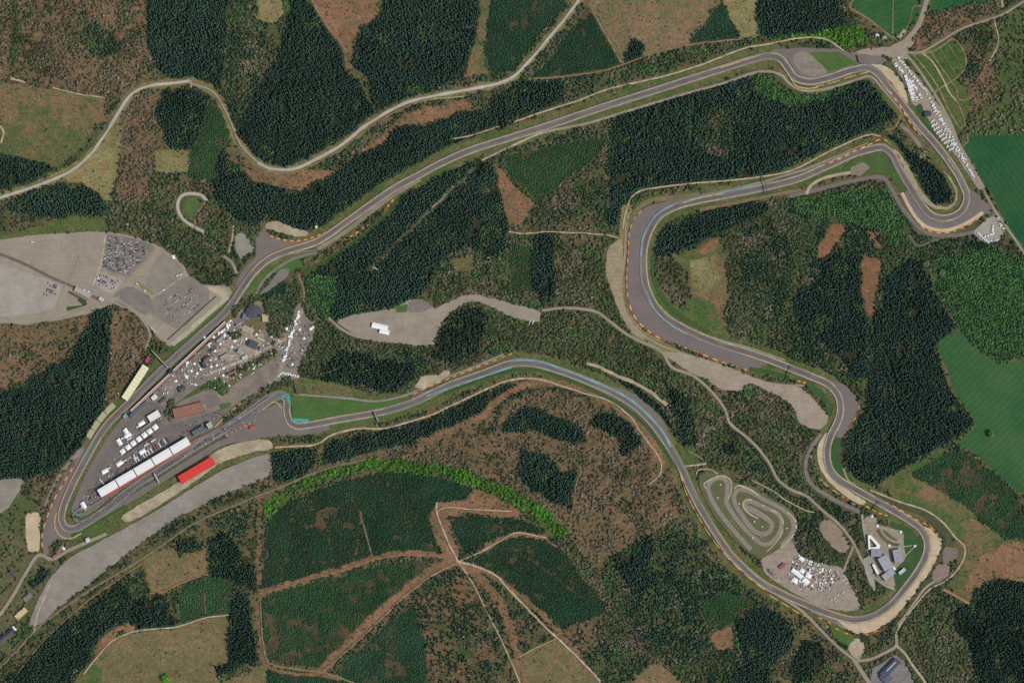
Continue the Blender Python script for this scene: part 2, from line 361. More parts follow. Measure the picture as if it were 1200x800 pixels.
sp('tiny spruce clump above the small brown clearing', [(205,637),(230,627),(234,640),(212,651)])
sp('long spruce belt below the chicane and the bridge', [(380,524),(395,515),(450,505),(490,497),(525,480),(550,470),(600,448),(620,450),(616,461),(600,466),(575,482),(537,505),(500,517),(450,525),(400,540),(377,542)])
sp('spruce clump at the end of the gravel yard', [(317,532),(345,527),(372,527),(372,543),(350,560),(337,565),(320,565)])
sp('curved spruce island in the brown forest', [(588,500),(600,490),(615,475),(640,482),(685,502),(686,515),(672,520),(642,510),(625,502),(600,507),(590,508)])
sp('spruce island close under the fast curve', [(690,498),(700,485),(720,485),(742,497),(752,520),(740,532),(730,537),(727,520),(712,507)], dens=.8)
sp('spruce island above the end of the bright green arc', [(610,527),(635,532),(650,540),(662,552),(677,547),(674,570),(671,598),(657,592),(625,575),(605,555)])
sp('spruce row between fast curve and its upper bank', [(722,445),(735,447),(775,475),(797,518),(794,528),(782,498),(765,480),(745,463)], dens=.8)
sp('spruce grove above the kart circuit', [(782,452),(800,460),(812,482),(818,520),(800,525),(790,490)], dens=.9)
sp('tiny dark spruce grove by the stream', [(845,522),(862,517),(866,530),(855,534)])
sp('dark spruces below the tented lot', [(372,446),(376,425),(400,412),(425,415),(450,422),(486,427),(484,442),(460,460),(435,457),(430,450),(400,452)], dens=.8)
sp('dark spruces enclosed by the curving yard road', [(512,395),(527,373),(545,360),(562,360),(572,375),(565,395),(560,412),(527,426),(505,417)], dens=.75)
sp('square spruce block in the lower middle', [(715,654),(760,625),(766,637),(762,660),(772,682),(750,697),(740,687)])
sp('spruce wood below the last fast corner', [(860,730),(895,710),(925,728),(932,745),(925,760),(910,775),(900,800),(890,830),(850,830),(858,800),(870,780),(866,745)])
sp('spruce clump left of the restaurant square', [(940,750),(960,752),(968,760),(965,778),(950,800),(930,800),(925,780)], dens=.8)
sp('spruces shading the cottage at lower left', [(34,686),(48,664),(58,668),(52,682),(38,691)])
# --- young plantations
def yp(label, poly, **kw): stand('D', label, poly, **kw)
yp('young green plantation under the small dark spruce wood', [(246,118),(256,125),(272,152),(264,172),(250,210),(222,207),(222,178),(232,165)], lgt=.5)
stand('M', 'tall green mixed plantation right of the top left spruce wood', [(275,-30),(300,-30),(302,30),(322,60),(305,92),(282,140),(272,146),(262,120),(266,90),(270,40)], con=.35)
yp('green plantation between the two arms of the public road at the top', [(578,-30),(672,-30),(660,12),(630,45),(603,82),(573,86),(569,60),(573,20)])
yp('triangular plantation with its tip at the top road', [(688,8),(728,75),(714,84),(622,92),(650,62)])
yp('small triangular plantation standing in the heath', [(846,2),(866,40),(863,47),(820,52),(806,52)])
yp('square plantation right below the race straight', [(586,182),(600,182),(662,168),(712,160),(700,185),(675,200),(632,238),(597,206)], lgt=.4)
yp('pale young plantation at the edge of the upright spruce strip', [(600,288),(622,288),(624,340),(602,346),(596,320)], lgt=.4)
yp('great rectangular plantation under the bright green arc', [(310,612),(340,587),(375,572),(410,562),(450,552),(500,557),(537,565),(556,573),(545,585),(512,588),(504,600),(514,630),(518,650),(475,648),(437,655),(400,666),(350,678),(305,693),(308,650)])
yp('small wedge plantation above the forest crossroads', [(525,605),(550,605),(597,607),(620,613),(638,625),(607,623),(585,627),(545,648),(535,630)])
yp('great oval plantation right of the forest crossroads', [(600,628),(640,630),(660,645),(695,692),(712,708),(706,718),(660,736),(645,722),(600,687),(582,675),(552,657)])
yp('patchy plantation under the curved forest ride', [(306,700),(350,686),(387,677),(450,662),(487,656),(512,665),(475,692),(437,725),(407,750),(375,782),(315,772),(303,735)], holes=.34, lgt=.35)
yp('dark plantation in the fork of the lower ride', [(455,730),(485,707),(492,725),(500,762),(502,830),(400,830),(392,785),(435,750)], holes=.12)
yp('small green plantation in the bottom left quarter', [(212,686),(250,676),(272,678),(270,717),(240,724),(211,730)], lgt=.4)
yp('plantation below the lowest left ride', [(312,783),(350,785),(400,795),(420,830),(312,830)])
yp('green plantation beside the last fast corner', [(822,706),(850,694),(888,706),(860,728),(832,740),(825,720)], lgt=.5)
yp('patchy plantation bordering the big field below', [(1066,556),(1120,526),(1142,538),(1170,558),(1188,575),(1200,600),(1230,610),(1230,632),(1180,632),(1155,615),(1130,592),(1100,574)], holes=.2, lgt=.3)
stand('L', 'broad light green larch plantation on the right edge', [(1098,292),(1130,276),(1160,286),(1230,322),(1230,398),(1172,428),(1150,410),(1125,387),(1110,360),(1094,340)])
stand('M', 'mixed dark and light trees above the larch plantation', [(1060,292),(1110,278),(1150,272),(1180,280),(1130,300),(1098,300),(1094,332),(1078,306)], con=.6)
stand('L', 'light green larch patch left of the great spruce wood', [(356,322),(392,324),(396,345),(386,372),(370,366),(358,348)])
stand('M', 'mixed lighter trees inside the huge spruce wood', [(828,130),(850,125),(864,140),(862,178),(848,186),(828,180),(815,160)], dens=1, con=.5)
stand('L', 'green young wood along the upper edge of the huge spruce wood', [(880,88),(905,95),(925,110),(940,112),(985,104),(1020,92),(1000,100),(965,118),(930,126),(905,118),(890,112)])
stand('B', 'green strip of shrubs above the race straight', [(660,95),(730,78),(800,55),(868,48),(900,48),(860,60),(820,72),(760,92),(700,106),(662,118)], dens=.85, brown=.12)
stand('G', 'vivid green spring trees beside the top chicane', [(962,38),(985,32),(1000,30),(1012,36),(1019,46),(1008,55),(988,58),(975,48),(935,46),(908,47),(912,42)])
band('G', 'vivid green arc of spring trees above the plantations', [(310,602),(330,586),(345,572),(375,560),(400,550),(450,545),(500,549),(550,561),(590,577),(625,597),(645,612),(660,628)], 15, dens=.9)
stand('G', 'green trees in the middle of the paddock', [(240,448),(256,440),(270,450),(268,460),(256,464),(246,458)])
stand('B', 'garden trees around the hotel behind the paddock', [(310,340),(330,330),(352,335),(350,372),(330,400),(318,395),(312,380),(322,370),(320,352)], dens=1)
stand('D', 'dense young firs by the old grandstand', [(308,345),(316,332),(332,328),(334,345),(318,352)])
for i, s in enumerate(STANDS):
    if 'poly' in s: paint(CLS, s['poly'], i)
    else: paint_ribbon(CLS, spline(s['band'], 4), s['w'], i)
STANDS_VERGE = len(STANDS); STANDS.append(dict(typ='verge', label='v'))
STANDS_RED = len(STANDS); STANDS.append(dict(typ='red', label='v'))
STANDS_TAN = len(STANDS); STANDS.append(dict(typ='tan', label='v'))
STANDS_GREEN = len(STANDS); STANDS.append(dict(typ='green2', label='v'))

# ================================================================== TRACK GEOMETRY
TRACK = [(120,600),(102,612),(88,619),(77,618),(72,608),(75,592),(84,570),(93,552),(104,532),(116,511),(128,495),(143,480),(165,458),(189,434),(213,412),(235,392),(256,374),(272,356),(284,338),(297,320),(312,306),(332,296),(352,290),(370,284),(384,276),(408,259),(440,236),(462,221),(490,206),(516,192),(550,177),(600,161),(650,145),(700,128),(750,112),(800,96),(850,80),(882,70),(902,66),(914,69),(923,80),(931,91),(948,96),(970,92),(1000,82),(1016,80),(1028,86),(1040,101),(1060,126),(1076,146),(1098,171),(1116,195),(1128,216),(1133,232),(1126,248),(1108,256),(1091,252),(1080,240),(1066,218),(1054,198),(1045,181),(1034,173),(1020,175),(1000,181),(965,197),(937,209),(900,219),(850,229),(815,236),(790,243),(772,254),(762,269),(756,286),(754,306),(756,330),(763,350),(777,369),(800,384),(838,401),(870,411),(900,421),(925,431),(950,441),(970,450),(981,462),(985,477),(982,493),(973,512),(969,530),(972,548),(982,561),(1000,572),(1025,586),(1050,600),(1068,611),(1080,621),(1086,633),(1086,647),(1078,665),(1060,690),(1042,710),(1022,722),(1000,726),(975,720),(945,708),(918,696),(898,686),(876,669),(855,648),(836,620),(820,594),(808,570),(798,547),(786,526),(775,510),(760,491),(740,473),(712,457),(687,446),(655,434),(625,426),(600,426),(562,439),(525,452),(485,471),(450,482),(400,491),(362,498),(347,499),(339,493),(336,480),(336,469),(330,463),(320,467),(300,481),(275,497),(250,511),(200,542),(150,576)]
TC = spline(TRACK, 2.0, True)
paint_ribbon(CLS, TC, 26, STANDS_VERGE, True)
paint(CLS, [(80,632),(147,594),(205,557),(262,520),(300,508),(318,514),(320,532),(292,545),(240,582),(190,618),(130,644),(90,655)], STANDS_VERGE)
paint(CLS, [(300,470),(326,448),(345,440),(400,450),(432,460),(475,462),(500,450),(480,470),(400,470),(340,462),(310,474),(262,505),(255,495)], STANDS_VERGE)
ROADC = [(-30,243),(0,232),(37,220),(75,205),(87,198),(107,180),(125,155),(140,130),(155,110),(175,101),(200,98),(222,95),(240,102),(252,110),(262,127),(272,150),(278,165),(290,180),(302,191),(318,198),(345,198),(370,187),(400,170),(425,150),(450,134),(475,121),(512,112),(550,105),(587,97),(602,90),(620,72),(650,37),(676,4),(700,-30)]
paint_ribbon(CLS, spline(ROADC, 3), 9, STANDS_TAN)
for pts, w in (([(303,695),(330,688),(360,678),(400,667),(437,655),(475,648),(520,652),(537,658)], 7), ([(375,787),(400,762),(437,725),(475,692),(512,665),(537,658)], 11), ([(537,658),(515,632),(510,598),(535,595),(570,598),(600,600)], 8), ([(537,658),(575,690),(600,740),(612,800)], 10), ([(537,658),(580,676),(640,725),(700,796)], 7), ([(560,648),(600,626),(640,630)], 6), ([(300,700),(306,740),(312,778),(400,795)], 5), ([(306,560),(304,640),(303,690)], 4)):
    paint_ribbon(CLS, spline(pts, 3), w, STANDS_RED)
paint_ribbon(CLS, spline([(490,520),(560,490),(600,458),(640,447),(700,465),(750,500),(780,545)], 3), 9, STANDS_RED)
paint_ribbon(CLS, spline([(735,240),(732,300),(730,350),(745,385),(800,418),(870,440)], 3), 14, STANDS_TAN)
for pts, w in (([(430,318),(480,272),(555,198)], 3.4), ([(422,598),(430,630),(437,654)], 2), ([(0,0),(1,1)], .1)):
    paint_ribbon(CLS, spline(pts, 3), w, STANDS_TAN)

for pts, w in (([(1034,405),(1048,440),(1052,475),(1072,495),(1100,512)], 3.0), ([(1020,480),(1060,548)], 1.2), ([(380,30),(330,130),(320,190)], 1.3), ([(470,0),(480,60),(470,115)], 1.3), ([(520,0),(516,100)], 1.2), ([(760,122),(752,218)], 1.4), ([(815,112),(806,212)], 1.4), ([(890,115),(872,205)], 1.4), ([(945,115),(932,190)], 1.3),
    ([(220,0),(214,90)], 1.2), ([(60,445),(40,555)], 1.3), ([(105,400),(85,535)], 1.2), ([(400,570),(422,600),(416,660)], 1.4), ([(355,585),(380,612),(392,664)], 1.2), ([(345,600),(330,680)], 1.2), ([(470,555),(480,645)], 1.1), ([(600,640),(690,705)], 1.1), ([(80,720),(130,760)], 1.2), ([(1150,700),(1180,800)], 1.4), ([(1080,760),(1105,705)], 2.0), ([(1090,765),(1115,712)], 2.0)):
    paint_ribbon(BLK, spline(pts, 3), w, True)
# ================================================================== PAVED AND GRAVEL SURFACES
M_lot = surf_mat('car_park_gravel', (158,144,127), (146,134,116), 0.02, 0.2, 0.10, 0.8)
M_lot2 = surf_mat('car_park_tarmac', (132,122,112), (118,110,102), 0.03, 0.25, 0.09, 0.7)
M_pale = surf_mat('car_park_pale', (166,158,144), (152,142,128), 0.02, 0.2, 0.09, 0.8)
M_pad = surf_mat('paddock_tarmac', (122,111,101), (146,133,118), 0.03, 0.25, 0.12, 0.8)
M_run = surf_mat('runoff_tarmac', (124,114,107), (114,105,98), 0.02, 0.2, 0.06, 0.7)
M_brn = surf_mat('runoff_brown', (146,132,114), (128,116,100), 0.02, 0.2, 0.10, 0.8)
M_grv = surf_mat('gravel_trap', (200,178,146), (176,156,126), 0.03, 0.25, 0.08, 0.7)
M_sand = surf_mat('sand_yard', (184,168,140), (150,136,110), 0.02, 0.2, 0.12, 0.9)
M_yard = surf_mat('gravel_yard', (150,142,130), (136,126,112), 0.02, 0.2, 0.08, 0.9)
M_turf = surf_mat('runoff_turf', (74,104,52), (92,108,60), 0.02, 0.2, 0.12, 0.7)
M_turfd = surf_mat('runoff_turf_dark', (58,88,52), (76,94,56), 0.03, 0.2, 0.12, 0.6)
M_trk = road_mat('race_tarmac', (118,110,104), 0.22, 0.16)
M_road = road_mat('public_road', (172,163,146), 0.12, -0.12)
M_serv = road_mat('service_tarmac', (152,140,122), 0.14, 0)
M_dirt = surf_mat('pale_track', (190,174,146), (156,136,108), 0.06, 0.4, 0.16, 0.9)
M_dirt2 = surf_mat('dull_track', (150,128,100), (120,100,76), 0.06, 0.4, 0.16, 0.9)
M_stream = flat_mat('stream_water', (34,36,30), 0.15, 0.2, 0.15, 0.5)
M_line = surf_mat('cream_kerb', (196,180,146), (160,144,118), 0.05, 0.3, 0.12, 0.9)
M_cyan = surf_mat('blue_paint', (128,168,170), (118,130,130), 0.02, 0.3, 0.12, 0.9)
M_teal = surf_mat('teal_paint', (76,158,146), (88,146,136), 0.05, 0.3, 0.1, 0.6)
M_red = flat_mat('red_paint', (168,62,48), 0.12, 0.4)
M_yel = flat_mat('yellow_paint', (214,176,84), 0.12, 0.4)
M_oran = flat_mat('orange_paint', (206,150,84), 0.12, 0.4)
M_conc = surf_mat('terrace_concrete', (182,172,148), (160,150,128), 0.05, 0.4, 0.1, 0.8)

def field_mat(name, c1, c2, ang):
    m, nt, b = nodes_new(name, 1.0, .02); p = pos(nt)
    mp = nt.nodes.new('ShaderNodeMapping'); nt.links.new(p, mp.inputs[0]); mp.inputs['Rotation'].default_value = (0, 0, ang)
    wv = nt.nodes.new('ShaderNodeTexWave'); nt.links.new(mp.outputs[0], wv.inputs['Vector']); wv.inputs['Scale'].default_value = .022; wv.inputs['Distortion'].default_value = 2.5; wv.inputs['Detail'].default_value = 4
    c = mixc(nt, ramp01(nt, noise(nt, .008, 6, .7, p), .38, .62, 0, 1), lin(c1), lin(c2))
    c = mulf(nt, c, ramp01(nt, wv.outputs['Fac'], 0, 1, .93, 1.07)); c = mulf(nt, c, ramp01(nt, noise(nt, .08, 5, .75, p), .3, .7, .88, 1.12))
    c = mulf(nt, c, ramp01(nt, noise(nt, .4, 3, .7, p), .3, .7, .93, 1.07))
    nt.links.new(c, b.inputs['Base Color']); return m
sheet('field', [(1097,404),(1112,392),(1124,388),(1150,412),(1172,430),(1260,400),(1260,600),(1190,575),(1170,556),(1145,532),(1120,521),(1143,500),(1143,494),(1120,460),(1110,432)], field_mat('crop_field', (54,92,56), (70,100,60), .8), 'big deep green field on the right edge', jit=.8)
sheet('field', [(1137,159),(1260,157),(1260,360),(1180,262),(1147,200),(1130,174)], field_mat('crop_field_upper', (42,84,54), (56,92,56), -.6), 'deep green field at the upper right edge')
sheet('field', [(1000,-20),(1082,-20),(1076,15),(1062,38),(1045,42),(1020,22),(1000,8)], field_mat('top_meadow', (50,90,52), (66,100,58), 1.2), 'green meadow between the paths at the top right')
# parking complex
sheet('car_park', [(-30,284),(0,281),(40,275),(120,271),(150,275),(180,285),(205,300),(215,310),(222,325),(235,334),(268,334),(273,345),(250,365),(222,392),(200,407),(186,397),(174,382),(155,365),(130,356),(110,366),(60,377),(0,379),(-30,379)], M_lot, 'wide brown gravel parking ground left of the paddock', 1)
sheet('car_park', [(-30,306),(0,308),(25,318),(52,326),(72,334),(70,346),(62,362),(40,368),(10,370),(-30,368)], M_pale, 'pale grey parking field at the left edge')
sheet('car_park', [(122,274),(150,278),(182,287),(178,297),(160,315),(151,326),(120,316)], M_lot2, 'dark tarmac parking field packed with cars')
sheet('car_park', [(117,317),(142,327),(144,332),(130,344),(110,333)], M_pale, 'small pale parking square below the packed car park')
sheet('car_park', [(187,296),(205,304),(218,320),(183,346),(168,333)], surf_mat('lot3', (146,136,122), (130,122,110), 0.03, 0.25, 0.1, 0.8), 'brown grey parking field right of the packed car park')
sheet('car_park', [(219,320),(252,345),(212,388),(182,372),(170,358),(186,345)], surf_mat('lot4', (138,128,116), (124,115,105), 0.03, 0.25, 0.1, 0.8), 'half empty dark parking field beside the old pits')
sheet('car_park', [(132,345),(150,334),(180,348),(172,372),(158,362),(140,358)], M_lot2, 'dark parking field below the pale square')
ribbon('grass_strip', [(78,362),(100,358),(92,350)], 5, M_turfd, 'small green bank by the car park gate')
ribbon('grass_strip', [(160,331),(180,345)], 4, surf_mat('dry_turf', (138,130,82), (120,112,70)), 'dry grass island between the parking fields')
ribbon('terrace', [(267,348),(246,366),(202,404)], 5, M_conc, 'pale concrete spectator terrace above the old pit straight', block=1)
ribbon('drain_channel', [(253,347),(225,372),(196,398)], 1.4, flat_mat('dark_ditch', (58,64,50)), 'dark hedge line beside the concrete terrace')
ribbon('grass_strip', [(271,351),(262,359),(248,372),(226,392),(206,410)], 3.0, M_turf, 'green strip between terrace and old pit straight')
ribbon('access_road', [(-30,378),(0,374),(30,378),(60,372),(95,362),(120,354),(140,350)], 5, M_serv, 'brown access road along the bottom of the car parks')
ribbon('access_road', [(140,352),(155,362),(168,376),(176,392),(170,410)], 3, M_serv, 'narrow road dropping from the car parks to the stands')
ribbon('path', [(-30,292),(0,298),(30,310),(60,325),(95,340),(118,352)], 3.5, surf_mat('dark_gravel', (112,100,86), (122,110,94)), 'dark worn lane crossing the gravel parking ground')
ribbon('path', [(124,276),(118,310),(109,334)], 2, M_dirt, 'pale kerb lane left of the packed car park')
ribbon('path', [(117,315),(140,325),(155,325),(175,300),(185,290),(197,297),(213,312)], 2.4, surf_mat('tan_lane', (158,140,112)), 'tan lane curving round the packed car park')
ribbon('path', [(183,347),(219,321)], 1, M_dirt, 'thin pale kerb between two parking fields')
ribbon('path', [(92,300),(84,322),(72,340)], 1, surf_mat('faint', (148,132,110)), 'faint pale line across the parking ground')
ribbon('path', [(240,272),(228,266),(216,258),(209,247),(209,236),(214,229),(224,227),(236,229),(243,236)], 3.8, M_road, 'curled lane around the little green')
ribbon('path', [(241,237),(230,252),(228,268)], 2, M_dirt2, 'small lane on the right of the little green')
sheet('grass_plot', [(216,234),(226,231),(236,236),(230,246),(224,257),(217,248)], M_turf, 'small round lawn inside the curled lane')
sheet('yard', [(238,334),(262,336),(270,345),(262,350),(246,340)], M_sand, 'sandy yard at the corner of the car parks')
sheet('yard', [(276,274),(284,272),(293,280),(300,292),(292,298),(282,304),(275,292)], M_yard, 'sandy yard left of the uphill corner')
ribbon('path', [(274,264),(272,280),(268,296)], 2, M_dirt, 'pale lane beside the sandy yard')
ribbon('path', [(262,300),(272,308),(278,322)], 3.5, M_serv, 'lane leading to the valley corner')

# paddock
sheet('paddock', [(84,604),(92,575),(105,550),(118,528),(132,506),(150,489),(200,440),(246,402),(270,375),(288,352),(306,352),(318,372),(345,362),(356,350),(362,366),(372,380),(366,400),(352,428),(350,444),(330,446),(318,452),(300,470),(262,498),(200,538),(150,568),(120,590),(98,605)], M_pad, 'brown grey tarmac of the paddock between the two straights')
sheet('paddock', [(86,603),(94,576),(107,550),(120,528),(136,504),(150,492),(176,468),(196,480),(190,500),(262,478),(296,468),(262,497),(200,537),(150,567),(120,589),(98,604)], surf_mat('pit_tarmac', (112,103,96), (124,114,105), .03, .25, .12, .8), 'darker grey tarmac around the white garages')
sheet('paddock_yard', [(250,405),(290,385),(312,392),(300,415),(262,425)], surf_mat('yard_light', (162,149,130), (144,131,114)), 'paler courtyard around the hotel houses')
ribbon('paddock_road', [(355,362),(347,385),(338,405),(330,430),(322,445),(300,462),(280,478)], 4, surf_mat('pink_road', (156,140,124), (140,126,110)), 'paddock road coming down from the hotel wood')
ribbon('paddock_road', [(240,440),(265,430),(290,420),(318,405),(338,396)], 3, M_dirt, 'pale road running across the upper paddock')
ribbon('paddock_road', [(205,487),(240,475),(258,463),(262,450)], 4, M_serv, 'grey road bending below the brick terrace')
sheet('grass_plot', [(200,478),(215,468),(235,460),(250,452),(236,450),(220,462)], surf_mat('plot_mix', (84,92,54), (120,108,80)), 'shrubby bank above the brick terrace')
sheet('grass_plot', [(256,474),(272,470),(268,478),(258,480)], M_turf, 'small green island right of the brick terrace')
sheet('grass_plot', [(262,452),(300,425),(326,412),(322,420),(290,440),(268,455)], surf_mat('plot_mix2', (110,104,72), (84,92,52)), 'long grassy bank in the right of the paddock')
sheet('yard', [(239,466),(250,460),(257,466),(256,474),(247,479),(241,476)], M_run, 'dark round yard beside the brick terrace')
sheet('grass_plot', [(232,424),(236,420),(246,424),(240,430),(235,430)], M_turfd, 'green courtyard lawn of the brick house')
sheet('grass_plot', [(290,368),(308,364),(312,384),(300,395),(285,380)], surf_mat('plot_mix3', (104,98,66), (126,112,86)), 'dry garden around the round dark hall')

M_plot = surf_mat('garden_ground', (86,90,60), (116,106,80), .05, .3, .14, .9)
ribbon('runoff', [(86,600),(96,574),(107,551),(120,528),(134,507),(150,488),(168,470)], 7, M_run, 'grey tarmac between the paddock edge and the old straight')
PLOTS = [([(310,352),(322,344),(340,346),(346,366),(340,384),(326,396),(314,392),(312,376)], 'hotel garden with trees right of the round hall', 'green'),
 ([(262,490),(285,471),(312,452),(340,441),(346,450),(326,456),(302,466),(278,486),(263,497)], 'olive slope between paddock road and pit entry', 'green'),
 ([(236,456),(246,446),(256,443),(266,447),(270,458),(262,464),(250,456)], 'small park of green trees in the paddock', 'G'),
 ([(196,470),(204,466),(206,480),(200,494),(194,486)], 'shrubby strip left of the brick terrace', 'green'),
 ([(268,390),(282,388),(284,396),(272,398)], 'little tree plot left of the hotel', 'green'),
 ([(276,352),(286,350),(300,352),(296,358),(282,362),(276,372),(272,364)], 'tree strip above the round hall', 'green'),
 ([(268,437),(300,420),(322,409),(325,414),(300,428),(272,444)], 'hedge bank along the upper paddock lot', 'green'),
 ([(356,352),(366,356),(370,378),(360,374),(354,362)], 'wooded corner at the top of the hotel road', 'green')]
for pl_, lb_, _k in PLOTS: sheet('garden_plot', pl_, M_plot, lb_, block=False)
# hairpin and run-offs
sheet('runoff', [(52,650),(48,640),(50,622),(56,600),(64,578),(76,556),(92,533),(104,521),(110,512),(120,500),(128,498),(106,535),(90,562),(78,590),(74,606),(78,620),(92,622),(98,624),(86,632),(66,632),(58,640),(56,650)], M_run, 'broad grey tarmac run off outside the tight hairpin')
sheet('gravel_bed', [(30,600),(48,600),(47,625),(46,648),(32,646),(30,622)], M_grv, 'pale gravel bed left of the tight hairpin')
sheet('runoff', [(100,520),(96,530),(85,540),(66,566),(56,590),(48,602),(56,580),(70,552),(88,530)], M_brn, 'brown strip above the hairpin run off')
sheet('yard', [(275,335),(284,315),(300,302),(300,276),(311,266),(318,276),(345,283),(378,276),(386,272),(372,286),(350,291),(330,297),(306,311),(292,328),(283,340)], M_run, 'grey run off inside the uphill corner')
sheet('gravel_bed', [(311,262),(322,258),(335,263),(347,268),(362,272),(360,277),(342,277),(322,271),(311,268)], M_sand, 'sandy bank above the uphill corner')
sheet('grass_plot', [(288,344),(300,326),(318,312),(340,304),(352,302),(356,312),(345,318),(335,316),(318,322),(300,340)], M_turf, 'green slope inside the valley corner')
ribbon('old_track', [(300,344),(308,330),(320,318),(338,306),(354,300),(372,296)], 3, surf_mat('old_tarmac', (130,126,112)), 'old grey road on the green slope')
sheet('yard', [(303,345),(310,338),(330,314),(340,316),(336,326),(312,343)], M_lot2, 'wedge shaped brown stand terrace under the valley corner')
ribbon('service_road', [(350,322),(356,340),(356,360)], 2, M_dirt2, 'lane from the green slope to the hotel')
ribbon('path', [(385,372),(398,384),(415,393),(440,398)], 3, M_serv, 'wooded lane into the tented lot')
ribbon('grass_strip', [(356,320),(380,308),(405,292),(425,278),(455,252),(470,232)], 6, surf_mat('bank_green', (68,88,48), (52,72,40)), 'green bank under the climbing straight', block=0)
# long straight
ribbon('runoff', [(372,292),(400,275),(430,252),(462,228),(492,210)], 5, M_brn, 'brown shoulder below the climbing straight')
ribbon('service_road', [(600,171),(635,156),(687,145),(750,126),(800,111),(850,97),(892,84),(915,88),(925,98),(940,106),(965,105),(1000,95),(1020,90),(1035,105),(1050,122),(1080,158)], 3, M_serv, 'grey service road along the lower side of the straight')
ribbon('path', [(565,188),(600,171),(635,155)], 2, M_dirt, 'pale path joining the straight from the plantation')
ribbon('path', [(530,163),(555,158),(585,148)], 1.4, M_dirt, 'short pale path above the straight', wob=.4)
ribbon('path', [(603,143),(637,131),(675,119),(712,105),(750,96),(787,87),(825,75),(850,65),(875,56),(900,52),(937,45),(967,46),(985,57),(1002,72)], 1.8, M_dirt, 'pale maintenance path along the upper side of the straight', wob=.3)
ribbon('path', [(620,93),(660,90),(700,84),(728,77),(760,65),(800,54),(830,50),(870,46)], 1.6, M_dirt2, 'brown forest path under the triangular plantation', wob=.5)
ribbon('path', [(690,5),(705,32),(728,74)], 1.6, M_dirt2, 'brown path on the right of the triangular plantation', wob=.4)
ribbon('path', [(362,-20),(366,2),(385,32),(408,62)], 1.8, M_dirt2, 'pinkish path down the red clearing', wob=.4)
# top chicane
sheet('runoff', [(905,58),(940,56),(975,57),(1000,62),(1030,62),(1040,72),(1030,76),(1005,74),(985,84),(965,90),(945,93),(931,84),(925,72),(915,65),(900,64)], M_run, 'grey run off of the top chicane')
sheet('gravel_bed', [(929,66),(936,61),(947,61),(972,86),(952,91),(938,84),(930,74)], surf_mat('grey_bed', (142,130,116), (128,118,104)), 'grey gravel bed in the top chicane')
sheet('grass_plot', [(947,61),(983,61),(1004,74),(972,85)], M_turf, 'green triangle in the top chicane', smooth=0)
sheet('gravel_bed', [(1019,75),(1035,76),(1048,84),(1060,100),(1065,123),(1056,113),(1042,93),(1027,80)], M_grv, 'beige gravel trap after the top chicane')
sheet('junction', [(1000,62),(1018,56),(1040,56),(1055,48),(1066,44),(1072,50),(1062,60),(1066,70),(1050,68),(1030,66)], M_lot, 'grey road junction above the chicane')
ribbon('public_road', [(1092,-30),(1086,0),(1082,15),(1075,32),(1062,47),(1050,57)], 5.5, M_serv, 'grey brown road arriving from the top right')
ribbon('public_road', [(1230,-14),(1200,2),(1175,17),(1150,26),(1127,34),(1100,50),(1080,61),(1062,62)], 2.6, M_serv, 'narrow road crossing the top right corner')
ribbon('path', [(1010,-8),(996,7),(1017,22),(1040,40),(1052,48)], 1.8, M_dirt2, 'field path on the left of the top right meadow')
ribbon('path', [(1047,-20),(1046,40)], 1.2, M_dirt2, 'thin path down the middle of the top right meadow')
ribbon('path', [(1080,8),(1071,8),(1066,25),(1060,38)], 1, M_dirt2, 'bent path right in the top right meadow')
sheet('yard', [(1051,44),(1059,34),(1063,37),(1055,46)], M_sand, 'little sandy yard above the junction', smooth=0)
ribbon('path', [(1165,23),(1170,50),(1160,72)], 1.4, M_dirt, 'pale field path in the far right scrub', wob=.3)
ribbon('path', [(1173,-10),(1175,10)], 2, M_dirt, 'short pale farm path at the very top right')
# camping
sheet('camping_ground', [(1048,66),(1056,66),(1070,84),(1092,110),(1112,142),(1126,175),(1142,200),(1156,222),(1146,222),(1132,200),(1112,172),(1092,152),(1078,130),(1066,118),(1062,100),(1052,84),(1044,72)], M_lot, 'brown caravan ground right of the downhill straight')
sheet('grass_plot', [(1072,126),(1078,120),(1083,130),(1092,150),(1104,168),(1090,156)], M_turfd, 'green wedge beside the dark roofed pavilion')
CP = [([(1062,64),(1075,80),(1095,110),(1112,140),(1125,170),(1142,200),(1162,240),(1180,267),(1200,296),(1225,335)], 3, M_serv, 'grey lane between caravans and green fields'),
 ([(1068,64),(1082,63),(1100,57),(1117,46),(1128,58),(1132,74),(1126,87),(1114,96),(1098,106),(1092,110)], 2, M_dirt2, 'outer loop path of the camping meadow'),
 ([(1070,64),(1085,82),(1100,104),(1112,130),(1124,150)], 1.8, M_dirt2, 'second camping path from the left'),
 ([(1080,62),(1092,72),(1106,95),(1112,108),(1120,118)], 1.8, M_dirt, 'third camping path with pale gravel'),
 ([(1090,60),(1102,78),(1114,95),(1121,106),(1124,117),(1136,115),(1142,108)], 1.5, M_dirt2, 'fourth camping path bending to the thicket'),
 ([(1121,118),(1128,134),(1131,146),(1124,151)], 1.8, M_dirt2, 'last loop of the camping paths'),
 ([(1101,56),(1112,75),(1122,90)], .8, M_dirt2, 'fifth thin camping path'),
 ([(1110,51),(1120,66),(1128,84)], .8, M_dirt2, 'sixth thin camping path'),
 ([(1133,158),(1134,166),(1127,172)], 1.6, M_dirt2, 'hooked path at the corner of the right field')]
for p, w, m, l in CP: ribbon('path' if w < 3 else 'lane', p, w, m, l, block=1)
ribbon('path', [(1055,146),(1068,158),(1080,174)], 4.5, surf_mat('old_loop', (138,128,112)), 'old paddock strip inside the straight')
ribbon('path', [(1056,135),(1048,150),(1038,152)], 2, M_dirt2, 'pale path at the end of the huge spruce wood')
